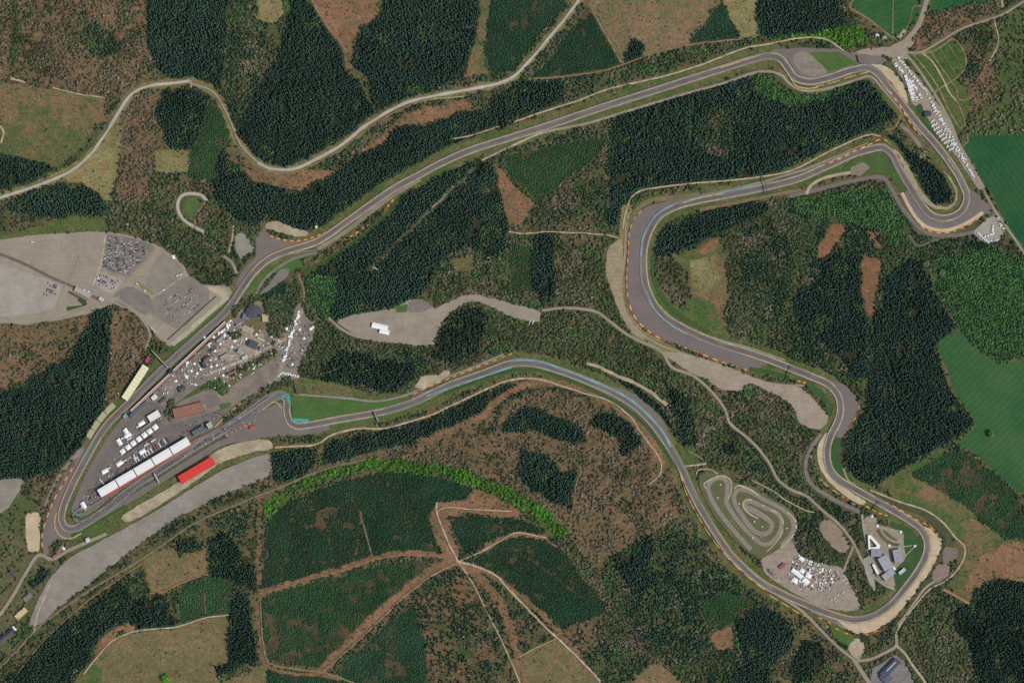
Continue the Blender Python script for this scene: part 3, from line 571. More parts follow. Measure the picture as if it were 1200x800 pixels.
# hairpin upper right
sheet('runoff', [(1058,228),(1066,220),(1080,240),(1091,252),(1108,256),(1126,248),(1133,232),(1131,217),(1148,230),(1160,240),(1162,252),(1152,252),(1132,266),(1108,273),(1085,268),(1072,252)], M_run, 'dark run off around the upper right hairpin')
ribbon('gravel_bed', [(1057,226),(1064,240),(1075,257),(1086,266),(1107,270),(1130,263),(1152,249)], 4, M_grv, 'beige gravel belt at the bottom of the upper right hairpin')
ribbon('service_road', [(925,230),(960,222),(1000,212),(1035,209),(1045,222),(1056,242),(1072,262),(1086,273),(1112,276),(1140,272),(1160,260),(1165,250)], 4.5, M_run, 'grey escape road outside the upper right hairpin')
ribbon('service_road', [(1065,275),(1075,288),(1095,282),(1110,277)], 2.5, surf_mat('oldolive', (110,108,84)), 'mossy service track under the hairpin')
sheet('yard', [(1140,272),(1162,250),(1178,270),(1172,282),(1158,286),(1146,280)], M_pale, 'pale parking triangle right of the hairpin')
sheet('runoff', [(1040,172),(1052,176),(1064,194),(1074,214),(1084,230),(1094,240),(1108,243),(1118,238),(1120,226),(1112,208),(1100,196),(1112,205),(1122,222),(1122,236),(1112,246),(1094,245),(1080,234),(1068,214)], surf_mat('beige_edge', (162,150,122)), 'pale band around the inner spruce belt', smooth=1)
sheet('grass_plot', [(1004,184),(1022,178),(1036,180),(1044,190),(1056,210),(1062,222),(1055,226),(1045,208),(1030,203),(1000,208),(985,200)], surf_mat('rivturf', (72,96,50), (104,100,66)), 'green infield before the upper right hairpin')
ribbon('path', [(945,228),(950,218),(965,209),(998,202)], 3.5, M_sand, 'sandy path branching to the infield')
sheet('runoff', [(998,195),(1012,190),(1020,196),(1010,206),(996,206)], M_brn, 'brown patch in the green infield')
# return leg and double corner
ribbon('runoff', [(1018,168),(975,186),(940,200),(925,204),(900,212),(850,224),(815,231)], 3.5, M_brn, 'brown shoulder above the return leg')
ribbon('service_road', [(730,268),(733,250),(740,232),(750,224),(770,220),(812,215),(850,212),(900,206),(930,199),(975,176),(1020,158),(1032,160)], 1.8, M_dirt, 'pale perimeter path above the return leg')
ribbon('grass_strip', [(820,228),(790,232),(760,236),(745,248),(740,262)], 6, surf_mat('olivebank', (122,114,80), (100,100,64)), 'olive bank above the double corner')
ribbon('runoff', [(820,246),(860,238),(900,230),(940,222)], 4, surf_mat('brown_sh', (128,112,88)), 'brown verge below the return leg')
sheet('runoff', [(815,230),(790,234),(768,239),(750,246),(741,257),(737,272),(735,300),(732,325),(734,355),(740,370),(752,384),(775,397),(805,409),(835,421),(862,430),(880,436),(902,424),(870,412),(838,402),(800,386),(776,371),(762,352),(754,330),(752,306),(755,286),(760,270),(771,254),(790,243),(815,236)], surf_mat('wide_runoff', (122,111,105), (113,103,98), 0.012, 0.2, 0.08), 'vast purple grey run off of the double corner')
sheet('yard', [(712,290),(728,278),(731,300),(729,330),(730,360),(742,380),(760,397),(745,395),(728,372),(716,340),(709,320)], surf_mat('sandbank', (150,134,108), (170,156,118)), 'sandy bank left of the double corner')
ribbon('path', [(710,275),(725,279)], 1.5, M_dirt, 'stub of pale path meeting the double corner')
ribbon('path', [(596,272),(612,274),(640,272),(680,273),(710,275)], 1.3, M_dirt, 'thin pale forest path running level to the double corner', wob=.6)
ribbon('service_road', [(733,262),(732,300),(728,340),(738,376),(765,400),(800,414),(835,427),(875,443),(910,450),(942,452)], 2.2, M_serv, 'grey perimeter road outside the double corner')
ribbon('service_road', [(758,290),(758,310),(759,330),(768,352),(790,374),(815,388),(850,400),(880,408),(920,422)], 2, surf_mat('lt_edge', (150,142,122)), 'pale inner perimeter road of the double corner')
ribbon('grass_strip', [(878,432),(900,436),(925,443)], 5, M_turfd, 'green strip after the double corner')
ribbon('grass_strip', [(765,300),(768,330),(780,352),(800,372),(830,388)], 5, surf_mat('inner_green', (74,92,50), (60,84,44)), 'green bank inside the double corner', block=0)
sheet('yard', [(772,412),(800,413),(850,428),(880,441),(905,449),(942,454),(957,472),(971,485),(969,497),(957,505),(935,495),(932,480),(915,465),(900,458),(878,447),(868,459),(842,456),(826,444),(806,435),(790,424)], surf_mat('fagnes', (164,149,131), (150,136,116), 0.02, 0.2, 0.1, 0.9), 'pale brown gravel lot between the fast bends')
# S bends
sheet('runoff', [(962,444),(984,448),(1002,460),(1008,476),(1000,496),(988,513),(979,513),(985,494),(988,476),(983,460),(972,450)], M_run, 'grey run off on the right of the first S bend')
sheet('grass_plot', [(950,452),(962,456),(974,470),(976,486),(972,490),(970,478),(960,464),(946,456)], M_turfd, 'green crescent inside the first S bend')
sheet('grass_plot', [(980,512),(988,514),(986,530),(988,548),(1000,562),(996,570),(984,560),(974,545),(972,530)], M_turfd, 'green strip right of the second S bend')
sheet('gravel_bed', [(974,505),(966,508),(957,525),(959,546),(972,566),(994,584),(1010,592),(1016,588),(1000,578),(980,564),(970,548),(967,530),(970,514)], M_grv, 'beige gravel trap between the S bends')
ribbon('service_road', [(962,508),(948,530),(944,548),(950,566),(972,582),(995,594),(1008,600)], 4.5, surf_mat('svc', (130,122,112)), 'grey loop road left of the S bends')
ribbon('service_road', [(988,548),(994,562),(1010,574),(1040,590),(1075,612)], 2, surf_mat('svc2', (160,142,112)), 'tan perimeter strip right of the S bends')
ribbon('service_road', [(1025,578),(1050,590),(1080,600),(1102,618),(1112,632),(1108,650)], 8, surf_mat('darkstrip', (84,84,62), (72,78,54)), 'dark olive strip outside the last right hander')
ribbon('path', [(1020,574),(1055,588),(1085,598),(1105,612),(1120,630),(1130,640),(1130,652),(1118,672),(1105,682),(1090,690),(1072,710),(1055,732),(1050,742)], 2, M_dirt, 'pale perimeter path outside the last right hander')
# lower right corner
sheet('gravel_bed', [(1078,615),(1092,620),(1103,630),(1104,638),(1099,652),(1088,672),(1074,692),(1060,710),(1042,730),(1020,741),(1005,743),(990,736),(975,728),(976,724),(1000,729),(1022,726),(1044,714),(1062,694),(1080,668),(1090,648),(1089,634)], M_grv, 'long beige gravel trap of the lower right corner')
ribbon('service_road', [(1052,732),(1060,722),(1072,705),(1085,688),(1100,678)], 3, M_serv, 'grey road leaving the gravel trap corner')
sheet('yard', [(1106,640),(1122,642),(1122,652),(1108,664),(1104,656)], surf_mat('boxlot', (128,116,106), (120,106,98)), 'brown square lot right of the gravel trap')
sheet('yard', [(1098,660),(1114,662),(1112,674),(1098,684),(1090,676)], surf_mat('boxlot2', (138,122,112), (150,120,104)), 'pinkish lot below the brown square')
sheet('runoff', [(950,712),(975,722),(1000,742),(988,734),(965,725),(948,716)], M_run, 'grey wedge before the gravel trap')
sheet('grass_plot', [(972,728),(990,738),(1004,745),(998,758),(985,752),(975,742)], M_turf, 'green wedge under the gravel trap')
sheet('yard', [(993,758),(1004,745),(1015,757),(1008,772),(1000,770)], M_sand, 'pale gravel triangle above the restaurant square')
sheet('grass_plot', [(1040,610),(1065,618),(1080,634),(1082,650),(1070,672),(1056,690),(1048,688),(1046,668),(1058,654),(1058,630)], M_turfd, 'green infield of the lower right corner')
sheet('yard', [(1012,604),(1028,606),(1030,616),(1058,622),(1060,640),(1062,655),(1046,668),(1050,690),(1030,680),(1020,660),(1014,630)], surf_mat('clubyard', (158,143,122), (138,127,107)), 'pale yard around the circuit school buildings')
sheet('grass_plot', [(1026,620),(1034,618),(1055,636),(1052,640),(1040,638),(1030,628)], surf_mat('skidgreen', (92,98,62), (124,110,86)), 'grassy bank above the school roofs')
ribbon('skid_loop', [(1034,618),(1048,622),(1055,630),(1052,635),(1040,630),(1033,622)], 2.4, surf_mat('skid', (160,148,130)), 'small oval driving loop behind the school', closed=True)
ribbon('path', [(1048,642),(1074,638)], .9, M_dirt, 'thin path across the green infield')
ribbon('path', [(1074,638),(1060,652)], .9, M_dirt, 'slanting thin path in the green infield')
# inner valley roads
ribbon('valley_road', [(635,364),(660,361),(682,362),(700,366),(715,377),(735,392),(750,400),(775,412),(787,430),(812,440),(832,457),(850,480),(855,495),(875,512),(890,527),(903,545),(912,562),(928,574),(945,581),(964,598),(985,616),(1000,636),(1010,656),(1020,674),(1025,692)], 3.2, M_serv, 'winding grey valley road through the middle wood')
ribbon('lane', [(1000,640),(992,660),(985,678)], 3, M_serv, 'short lane from the valley road to the truck yard')
ribbon('stream', [(846,492),(856,503),(870,512),(882,527),(898,545),(904,558),(914,573),(928,581),(944,587),(951,598),(950,615),(944,640)], 1.7, M_stream, 'narrow dark stream beside the valley road', kind='structure', block=.5)
sheet('yard', [(958,615),(970,606),(985,620),(996,638),(992,650),(978,644),(966,630)], surf_mat('dirtlot', (150,130,112), (138,120,104)), 'empty dirt lot inside the valley road')
sheet('yard', [(1010,655),(1018,652),(1024,670),(1026,690),(1018,684)], M_pale, 'pale widening of the valley road')
sheet('yard', [(392,376),(417,368),(460,362),(477,352),(495,350),(510,362),(522,355),(545,345),(565,346),(600,356),(634,364),(632,379),(600,372),(562,353),(542,356),(520,373),(512,392),(508,406),(480,404),(437,400),(412,390)], surf_mat('lotmid', (158,145,128), (144,131,114), 0.02, 0.2, 0.08, 0.9), 'pale asphalt yard with curving road in the forest')
sheet('yard', [(478,353),(495,350),(508,360),(495,366),(477,366)], M_lot2, 'darker corner of the forest yard')
sheet('grass_plot', [(464,358),(478,357),(477,366),(464,366)], M_turf, 'small green patch on the forest yard', smooth=0)
# lower straight side: chicane
sheet('runoff', [(262,508),(290,492),(312,478),(332,470),(333,490),(342,500),(362,502),(388,497),(388,503),(370,508),(320,512),(290,514),(268,516)], M_run, 'grey run off of the final chicane')
sheet('grass_plot', [(341,464),(400,468),(438,471),(470,467),(484,468),(484,473),(445,481),(395,490),(343,494)], M_turf, 'long green wedge after the final chicane', smooth=0, jit=.15)
sheet('runoff', [(480,471),(482,464),(520,450),(560,436),(600,419),(625,420),(600,427),(560,441),(525,453),(486,472)], M_run, 'grey run off above the flat out bend')
ribbon('service_road', [(345,462),(375,464),(410,467),(440,470),(475,463),(510,447),(550,432),(590,415)], 2.6, surf_mat('svc3', (140,136,124)), 'pale service road above the green wedge')
ribbon('grass_strip', [(386,500),(420,494),(445,490),(480,478),(510,466)], 3.6, M_turf, 'bright green strip under the footbridge')
ribbon('path', [(322,524),(345,523),(372,520),(388,510),(420,502),(450,502),(480,494),(510,484),(540,470),(570,456),(600,445),(630,444),(658,452)], 2.2, M_dirt, 'pale dirt path below the flat out bend', wob=.3)
ribbon('path', [(658,452),(690,462),(715,470),(740,490),(752,508),(765,525),(775,545),(772,558),(760,568)], 1.6, M_dirt, 'pale dirt path skirting the great curve', wob=.6)
ribbon('path', [(720,478),(745,500),(766,530)], 1.2, M_dirt2, 'second brown path in the great curve', wob=.5)
sheet('yard', [(484,455),(495,440),(510,440),(526,432),(527,438),(515,448),(500,455)], M_sand, 'sandy rock cutting above the flat out bend', jit=1)
ribbon('rock_cutting', [(688,426),(712,434),(722,440),(745,450),(765,462),(782,474)], 3.6, M_sand, 'pale rock cutting above the great curve', wob=1.0)
sheet('runoff', [(705,449),(740,459),(762,476),(780,496),(786,518),(775,510),(758,489),(738,472),(712,457)], M_run, 'grey run off right of the great curve')
ribbon('grass_strip', [(600,434),(630,434),(660,443),(700,460),(735,480),(760,502),(778,525),(790,543)], 3.4, M_turfd, 'dark green strip under the great curve')
ribbon('grass_strip', [(520,462),(560,447),(598,434)], 2.6, M_turfd, 'green strip under the flat out bend')
sheet('yard', [(140,606),(165,590),(205,568),(228,548),(258,525),(296,514),(318,516),(320,526),(292,530),(258,542),(240,556),(205,580),(168,604),(148,612)], M_sand, 'sandy strip around the red grandstand')
sheet('yard', [(318,530),(319,556),(296,566),(260,580),(228,596),(195,615),(160,640),(125,668),(92,694),(66,714),(50,730),(32,736),(42,708),(56,680),(78,655),(106,640),(140,622),(180,600),(225,572),(258,552),(290,538)], M_yard, 'long wide grey gravel yard of the old railway')
sheet('yard', [(0,562),(25,560),(28,566),(18,582),(8,598),(-30,612),(-30,565)], M_yard, 'pale brown lot at the left edge')
ribbon('runoff', [(300,512),(262,518),(240,530),(205,552),(165,577),(130,598),(108,612)], 7, M_run, 'dark tarmac strip along the lower side of the start straight')
ribbon('grass_strip', [(84,628),(100,619),(120,608),(147,592)], 3, M_turfd, 'green strip under the start line')
ribbon('public_road', [(-30,752),(0,720),(14,700),(30,672),(46,650),(60,655),(80,645),(100,636),(125,625)], 4, M_serv, 'old road leading from the bottom left to the hairpin')
ribbon('railway_bed', [(-20,800),(0,782),(20,762),(45,735),(75,712),(110,688),(150,665),(185,642),(230,612),(280,590),(330,570),(380,550),(430,538)], 2.6, surf_mat('railbed', (126,116,92), (104,98,72)), 'straight dull track bed under the gravel yard', wob=.2)
ribbon('path', [(20,790),(45,758),(75,728),(108,700),(140,678),(180,650)], 1.4, M_dirt2, 'narrow path between railway bed and spruce wood', wob=.3)
ribbon('path', [(40,740),(44,720),(52,700),(60,680)], 1.5, M_dirt, 'pale footpath beside the tan roofed hall')
# forest rides
FR = [([(303,695),(325,690),(360,680),(400,668),(437,656),(475,650),(510,651),(537,658)], 1.4, M_dirt2, 'curved brown ride under the great plantation'),
 ([(378,786),(400,768),(437,734),(475,698),(505,675),(537,658)], 2.2, M_dirt2, 'wide brown ride slanting to the crossroads'),
 ([(512,588),(512,600),(522,628),(537,658)], 1.8, M_dirt, 'pale ride coming down to the forest crossroads'),
 ([(512,600),(520,595),(560,597),(600,599)], 1.2, M_dirt, 'pale ride curling above the wedge plantation'),
 ([(537,658),(560,648),(585,634),(605,624),(640,630)], 1.5, M_dirt, 'pale ride rising right from the crossroads'),
 ([(537,658),(560,664),(582,675),(600,694),(640,735),(675,768),(706,802),(720,830)], 2.2, M_dirt, 'bright sandy ride running to the bottom right'),
 ([(537,658),(552,680),(570,715),(590,755),(614,810)], 1.4, M_dirt, 'thin pale ride running straight down'),
 ([(652,748),(630,758),(607,770)], 1, M_dirt, 'short pale link between two rides'),
 ([(305,700),(308,750),(315,776),(350,784),(380,788),(420,802)], 1.8, M_dirt2, 'brown ride along the lower left plantation'),
 ([(98,790),(112,772),(130,752),(155,740),(180,737),(208,734),(240,724),(268,720)], 1.5, M_dirt, 'thin pale path above the tan pasture'),
 ([(176,695),(192,693),(210,684),(244,672)], 1.8, surf_mat('rpath', (162,118,88)), 'reddish path under the small clearing'),
 ([(670,620),(655,640),(640,632)], 1.4, M_dirt2, 'stub of path at the end of the green arc'),
 ([(672,538),(680,550),(676,565),(671,600)], 1.1, M_dirt2, 'thin path right of the spruce island'),
 ([(12,92),(30,97)], 2, M_dirt, 'short pale stub at the meadow corner'),
 ([(62,103),(90,110),(124,115)], 1.2, M_dirt, 'white path on top of the left meadow'),
 ([(0,148),(4,155),(1,168)], 2.4, M_dirt, 'pale farm yard path at the left edge'),
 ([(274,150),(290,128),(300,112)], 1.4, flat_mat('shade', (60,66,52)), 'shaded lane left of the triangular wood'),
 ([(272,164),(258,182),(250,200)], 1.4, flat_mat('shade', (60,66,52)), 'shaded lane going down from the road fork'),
 ([(436,313),(480,273),(520,235),(558,196)], 1.1, surf_mat('ride_floor', (104,100,84)), 'narrow straight ride cutting the great spruce wood'),
 ([(422,598),(430,630),(437,654)], 1.0, M_dirt2, 'thin ride down the great plantation'),
 ([(240,695),(241,720)], 1.0, M_dirt2, 'thin ride splitting the small plantation'),
 ([(434,318),(438,314),(444,317)], 1.4, M_dirt, 'small bare spot at the foot of the narrow ride'),
 ([(506,243),(513,238)], 1.4, M_dirt, 'small bare spot on the narrow ride'),
 ([(560,32),(540,33)], .8, M_dirt2, 'tiny bare path at the right of the top spruce wood'),
 ([(1105,690),(1120,698),(1136,707)], 3, surf_mat('rbank', (168,132,98)), 'reddish bank at the corner spruce wood')]
for p, w, m, l in FR: ribbon('forest_ride' if w > 1.3 else 'footpath', p, w, m, l, wob=.35, block=.8)
ri = ROADC.index((222,95)); rj = ROADC.index((302,191))
ribbon('public_road', ROADC[:ri+1], 3.7, M_road, 'pale grey public road winding in from the left edge', block=2, wob=.15)
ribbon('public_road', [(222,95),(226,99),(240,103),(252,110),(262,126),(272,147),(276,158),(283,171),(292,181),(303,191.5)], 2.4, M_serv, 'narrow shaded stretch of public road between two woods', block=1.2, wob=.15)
ribbon('public_road', ROADC[rj:], 3.7, M_road, 'pale grey public road climbing through the upper woods to the top edge', block=2, wob=.15)
ribbon('lane', [(223,94),(224.5,103)], 1.6, M_dirt, 'short stub lane at the road bend')
ribbon('gravel_shoulder', [(315,200),(345,202),(372,191),(402,174),(428,154),(452,138),(476,125),(500,117)], 1.2, M_dirt2, 'brown ditch line along the public road', wob=.3)
ribbon('layby', [(508,116),(525,115),(545,113)], 1, M_dirt, 'thin lay by strip under the public road')
# bottom: restaurant square
sheet('square', [(1020,785),(1034,776),(1050,765),(1062,778),(1072,800),(1085,830),(1020,830)], surf_mat('restlot', (130,124,118), (118,112,108)), 'grey tarmac square around the dark bottom building')
ribbon('lane', [(1000,772),(1012,790),(1025,810),(1035,830)], 5, M_serv, 'grey lane left of the bottom building')
ribbon('lane', [(1002,774),(1020,772),(1038,764),(1050,756),(1050,742)], 3.5, M_serv, 'grey lane above the bottom building')
ribbon('lane', [(1050,756),(1060,765),(1070,780),(1082,796),(1100,830)], 3, M_sand, 'sandy lane right of the bottom building')
ribbon('service_road', [(910,696),(940,716),(960,736),(980,756),(1000,772)], 3.2, M_serv, 'grey service lane below the last fast corner')
ribbon('access_road', [(1010,602),(1013,625),(1018,650),(1022,672),(1038,686),(1048,690)], 2.4, M_pale, 'pale access road left of the school')

# kart circuit ground + track
def k8(p): return [(810+x/8, 550+y/8) for x, y in p]
sheet('kart_infield', k8([(60,60),(150,20),(300,30),(420,130),(560,150),(800,290),(960,390),(1000,500),(960,640),(1000,760),(900,820),(700,840),(560,800),(400,660),(200,420),(90,200)]), surf_mat('kartgrass', (96,98,66), (116,108,84), 0.05, 0.3, 0.12), 'green infield of the kart circuit')
sheet('kart_paddock', [(905,648),(918,640),(928,632),(934,645),(940,652),(960,660),(985,664),(992,676),(1000,690),(1010,712),(995,716),(965,712),(930,695),(910,682),(896,672),(890,655)], surf_mat('kartlot', (160,145,127), (142,129,114)), 'brown tarmac kart paddock crowded with white vehicles')
KT = k8([(850,710),(930,620),(960,540),(940,460),(880,390),(780,330),(680,280),(590,225),(500,190),(430,200),(400,260),(420,340),(480,430),(560,540),(630,595),(700,600),(750,560),(750,500),(690,450),(600,400),(530,360),(512,325),(540,300),(600,315),(700,360),(790,400),(840,460),(845,540),(810,620),(740,690),(670,700),(600,650),(480,530),(380,400),(330,300),(340,200),(330,110),(280,75),(210,95),(160,150),(175,240),(250,380),(340,500),(450,630),(560,750)])
ribbon('kart_track', KT, 5.0, surf_mat('kart_tarmac', (142,132,120), (128,119,109), 0.05, 0.3, 0.06), 'twisting grey kart track')
for p, w, l in (([(140,180),(120,140),(190,90),(280,60),(350,80),(375,130),(370,220),(345,280)], 1.6, 'around the first kart bend'), ([(400,180),(440,150),(500,165),(560,190),(630,240)], 1.8, 'over the upper kart bend'), ([(570,285),(510,285),(485,330),(510,380),(570,430),(630,460)], 1.5, 'inside the kart hook'), ([(740,385),(800,400),(850,460),(865,510)], 1.2, 'on the right kart bend'), ([(900,400),(950,440),(985,500),(975,580),(930,650),(840,730)], 1.8, 'on the outer kart bend'), ([(860,560),(840,620),(780,700),(710,770)], 1.2, 'by the kart pits'), ([(550,340),(650,400),(750,470)], .6, 'between the kart hook legs')):
    ribbon('kart_kerb', k8(p), w, M_line, 'cream gravel kerb '+l, block=None)
ribbon('kart_slip', [(816,556),(818,551),(832,550),(841,555)], 1.4, M_dirt, 'pale dirt loop above the first kart bend')
ribbon('path', [(803,546),(815,545),(828,543)], 2, M_dirt, 'pale crossing path above the kart circuit')
ribbon('path', [(806,528),(815,533),(825,539)], 1.6, M_dirt2, 'thin dirt path by the kart grass')
ribbon('path', [(880,562),(900,572),(925,588),(945,598),(955,600)], 1.3, M_dirt, 'pale strip beside the stream under the kart circuit', wob=.4)

# main track: full closed ribbon
ribbon('shoulder', TRACK, 9.2, surf_mat('shoulder', (146,137,124), (128,119,106), 0.02, 0.3, 0.08, 0.9), 'pale grey shoulder under the race track', closed=True, block=2.5, step=2)
ribbon('race_track', TRACK, 6.2, M_trk, 'grey race circuit running through the whole scene', closed=True, block=None, step=2)
def near(i0, i1, off, extra=0):
    """a run beside the circuit between control points i0..i1, offset off units"""
    C = spline(TRACK, 2.0, True)
    def idx(i):
        p = np.array(TRACK[i]); return int(np.argmin(((C-p)**2).sum(1)))
    a, b = idx(i0), idx(i1); seg = C[a:b+1] if b > a else np.concatenate([C[a:], C[:b+1]])
    A, B = sides(seg, abs(off)*2)
    return [tuple(q) for q in (A if off > 0 else B)[::2]]
n = len(TRACK)
def ti(x, y): return int(np.argmin([(px-x)**2+(py-y)**2 for px, py in TRACK]))
for (a, b, off, w, m, l) in [
 ((77,618),(143,480), 3.6, .7, M_oran, 'orange white edge kerb leaving the hairpin'),
 ((88,619),(116,511),-3.4, .8, M_line, 'pale inner edge kerb of the hairpin'),
 ((272,356),(408,259),-3.2,1.0, M_line, 'cream kerb climbing through the uphill bend'),
 ((297,320),(440,236), 3.2, .8, M_oran, 'orange edge kerb of the climb'),
 ((408,259),(850,80),-3.3, .6, M_line, 'pale upper edge line of the long straight'),
 ((440,236),(882,70), 3.3, .6, M_line, 'pale lower edge line of the long straight'),
 ((902,66),(1016,80), 3.4, .9, M_line, 'cream kerb through the top chicane'),
 ((914,69),(1000,82),-3.4,1.0, M_line, 'cream inner kerb of the top chicane'),
 ((1016,80),(1116,195),-3.3, .8, M_line, 'cream kerb on the downhill run'),
 ((1040,101),(1108,256), 3.3, .7, M_line, 'pale inner kerb towards the hairpin'),
 ((1116,195),(1080,240),-3.4, 1.0, M_line, 'pale outer kerb of the upper right hairpin'),
 ((1080,240),(900,219),-3.3, .7, M_line, 'pale kerb at the start of the return leg'),
 ((1034,173),(850,229), 3.3, .6, M_line, 'pale line under the return leg'),
 ((850,229),(925,431), 3.4, 1.0, M_line, 'cream inner kerb of the double corner'),
 ((870,411),(972,548),-3.5, 1.0, M_line, 'cream outer kerb of the S bends'),
 ((950,441),(1025,586), 3.4, 1.0, M_line, 'cream inner kerb of the S bends'),
 ((1000,572),(1042,710),-3.4, .9, M_line, 'cream outer kerb of the lower right corner'),
 ((1050,600),(1000,726), 3.4, 1.0, M_line, 'cream inner kerb of the lower right corner'),
 ((1000,726),(798,547), 3.5, .9, M_line, 'cream right hand edge of the fast corners'),
 ((1000,726),(836,620),-3.4, .8, M_oran, 'orange left hand edge of the fast corners'),
 ((786,526),(625,426), 3.3, .6, M_line, 'thin upper edge line of the great curve'),
 ((740,473),(485,471),-3.4, .6, M_line, 'thin lower edge line of the flat out bend'),
 ((450,482),(336,480),-3.3, .9, M_line, 'pale kerb into the final chicane'),
 ((450,482),(330,463), 3.3, .8, M_line, 'pale upper kerb of the final chicane')]:
    ribbon('kerb', near(ti(*a), ti(*b), off), w, m, l, block=None, step=3)
# painted areas
for pts, w, m, l in [([(790,240),(772,250),(760,264),(753,280),(751,300)], 1.6, M_cyan, 'pale blue paint strip entering the double corner'), ([(895,216),(850,225),(800,236)], 1.2, M_cyan, 'pale blue line on the return leg'), ([(757,340),(767,362),(785,380),(805,392)], 1.4, M_cyan, 'pale blue paint strip leaving the double corner'),
  ([(330,465),(337,463),(339,472)], 4, M_teal, 'teal paint in the corner of the final chicane'), ([(344,492),(362,493)], 4, M_teal, 'teal paint at the foot of the green wedge'), ([(600,422),(630,423),(660,433),(700,449),(735,466),(760,487),(778,508),(786,524)], 2.4, M_cyan, 'pale blue stripe along the great curve'),
  ([(500,464),(540,450),(600,430)], 1.8, M_cyan, 'pale blue stripe in the flat out bend'), ([(96,545),(104,528),(113,512)], 1, M_teal, 'teal strip above the hairpin exit'), ([(85,598),(88,603),(98,601)], 1.6, M_teal, 'teal paint at the pit exit'), ([(866,656),(885,674),(905,690)], 1.2, M_cyan, 'pale blue edge beside the kart track'), ([(370,293),(345,297),(322,302)], 1.6, surf_mat('grpaint', (128,136,112)), 'grey green paint inside the climb')]:
    ribbon('painted_strip', pts, w, m, l, block=None)
# pit lane
ribbon('pit_lane', [(336,461),(326,459),(312,464),(298,474),(280,487),(262,499),(240,511),(200,532),(160,558),(125,582),(105,594),(92,597),(86,604),(92,611),(106,606)], 3, surf_mat('pitlane', (128,120,112)), 'grey pit lane in front of the long white garages', block=None)
ribbon('pit_line', [(312,458),(290,468),(268,484),(252,500)], 1, M_yel, 'yellow line along the pit entry', block=None)
ribbon('pit_line', [(236,510),(200,533),(160,559),(122,585)], .8, M_red, 'red line in front of the garages', block=None)

# ================================================================== GROUND MESH
def classcol():
    nx = 640; ny = 430
    xs = np.linspace(-PAD+1, 1200+PAD-1, nx); ys = np.linspace(-PAD+1, 800+PAD-1, ny)
    ring = [40, 80, 200, 600, 1800, 5000, 12000]
    XS = np.concatenate([[-PAD-r for r in ring[::-1]], xs, [1200+PAD+r for r in ring]])
    YS = np.concatenate([[-PAD-r for r in ring[::-1]], ys, [800+PAD+r for r in ring]])
    X, Y = np.meshgrid(XS, YS)
    X = X.ravel(); Y = Y.ravel()
    wx = X+(fbm(X, Y, 12, 1, 4)-.5)*6; wy = Y+(fbm(X, Y, 12, 7, 4)-.5)*6
    i = np.clip(((wy+PAD)*R).astype(int), 0, NH_-1); j = np.clip(((wx+PAD)*R).astype(int), 0, NW_-1)
    c = CLS[i, j]
    A = np.array([lin(GC[s['typ']][0]) for s in STANDS]); B = np.array([lin(GC[s['typ']][1]) for s in STANDS])
    t = fbm(X, Y, 34, 2, 5)*.6+fbm(X, Y, 7, 6, 3)*.4; t = np.clip((t-.38)/.24, 0, 1)[:, None]
    col = A[c]*(1-t)+B[c]*t
    col *= (0.86+0.28*fbm(X, Y, 5, 9, 3))[:, None]
    V = np.stack([(X-600)*S, (400-Y)*S, np.zeros(len(X))], 1)
    a, b = len(XS), len(YS)
    I, J = np.meshgrid(np.arange(b-1), np.arange(a-1), indexing='ij'); q = (I*a+J).ravel()
    F = np.stack([q, q+a, q+a+1, q+1], 1)
    return V, F, col
def np_mesh(name, V, F, k, tint=None, smooth=False):
    me = bpy.data.meshes.new(name)
    me.vertices.add(len(V)); me.vertices.foreach_set('co', V.astype(np.float32).ravel())
    me.loops.add(F.size); me.loops.foreach_set('vertex_index', F.astype(np.int32).ravel())
    me.polygons.add(len(F)); me.polygons.foreach_set('loop_start', (np.arange(len(F))*k).astype(np.int32))
    if tint is not None:
        at = me.attributes.new('tint', 'FLOAT_COLOR', 'POINT')
        at.data.foreach_set('color', np.concatenate([tint, np.ones((len(tint), 1))], 1).astype(np.float32).ravel())
    me.update(calc_edges=True)
    return me
V, F, col = classcol()
gm = np_mesh('ground', V, F, 4, col)
mg, nt, b = nodes_new('ground_cover', 1.0, 0.02)
a = nt.nodes.new('ShaderNodeAttribute'); a.attribute_name = 'tint'
p = pos(nt)
g1 = ramp01(nt, noise(nt, 0.09, 6, 0.75, p), 0.3, 0.7, 0.72, 1.28)
g2 = ramp01(nt, noise(nt, 0.35, 3, 0.6, p), 0.3, 0.7, 0.85, 1.15)
hue = mixc(nt, ramp01(nt, noise(nt, 0.055, 5, 0.75, p), 0.42, 0.58, 0, 1), (1.10, .95, .90), (.90, 1.05, .97))
g3 = ramp01(nt, noise(nt, 0.18, 2, 0.6, p), 0.35, 0.65, 0.86, 1.14)
nt.links.new(mixc(nt, 1.0, mulf(nt, mulf(nt, mulf(nt, a.outputs['Color'], g1), g2), g3), hue, 'MULTIPLY'), b.inputs['Base Color'])
gm.materials.append(mg)
tag(link('ground', gm), 'open ground of grass, heath and forest floor under everything', 'ground', None, 'structure')

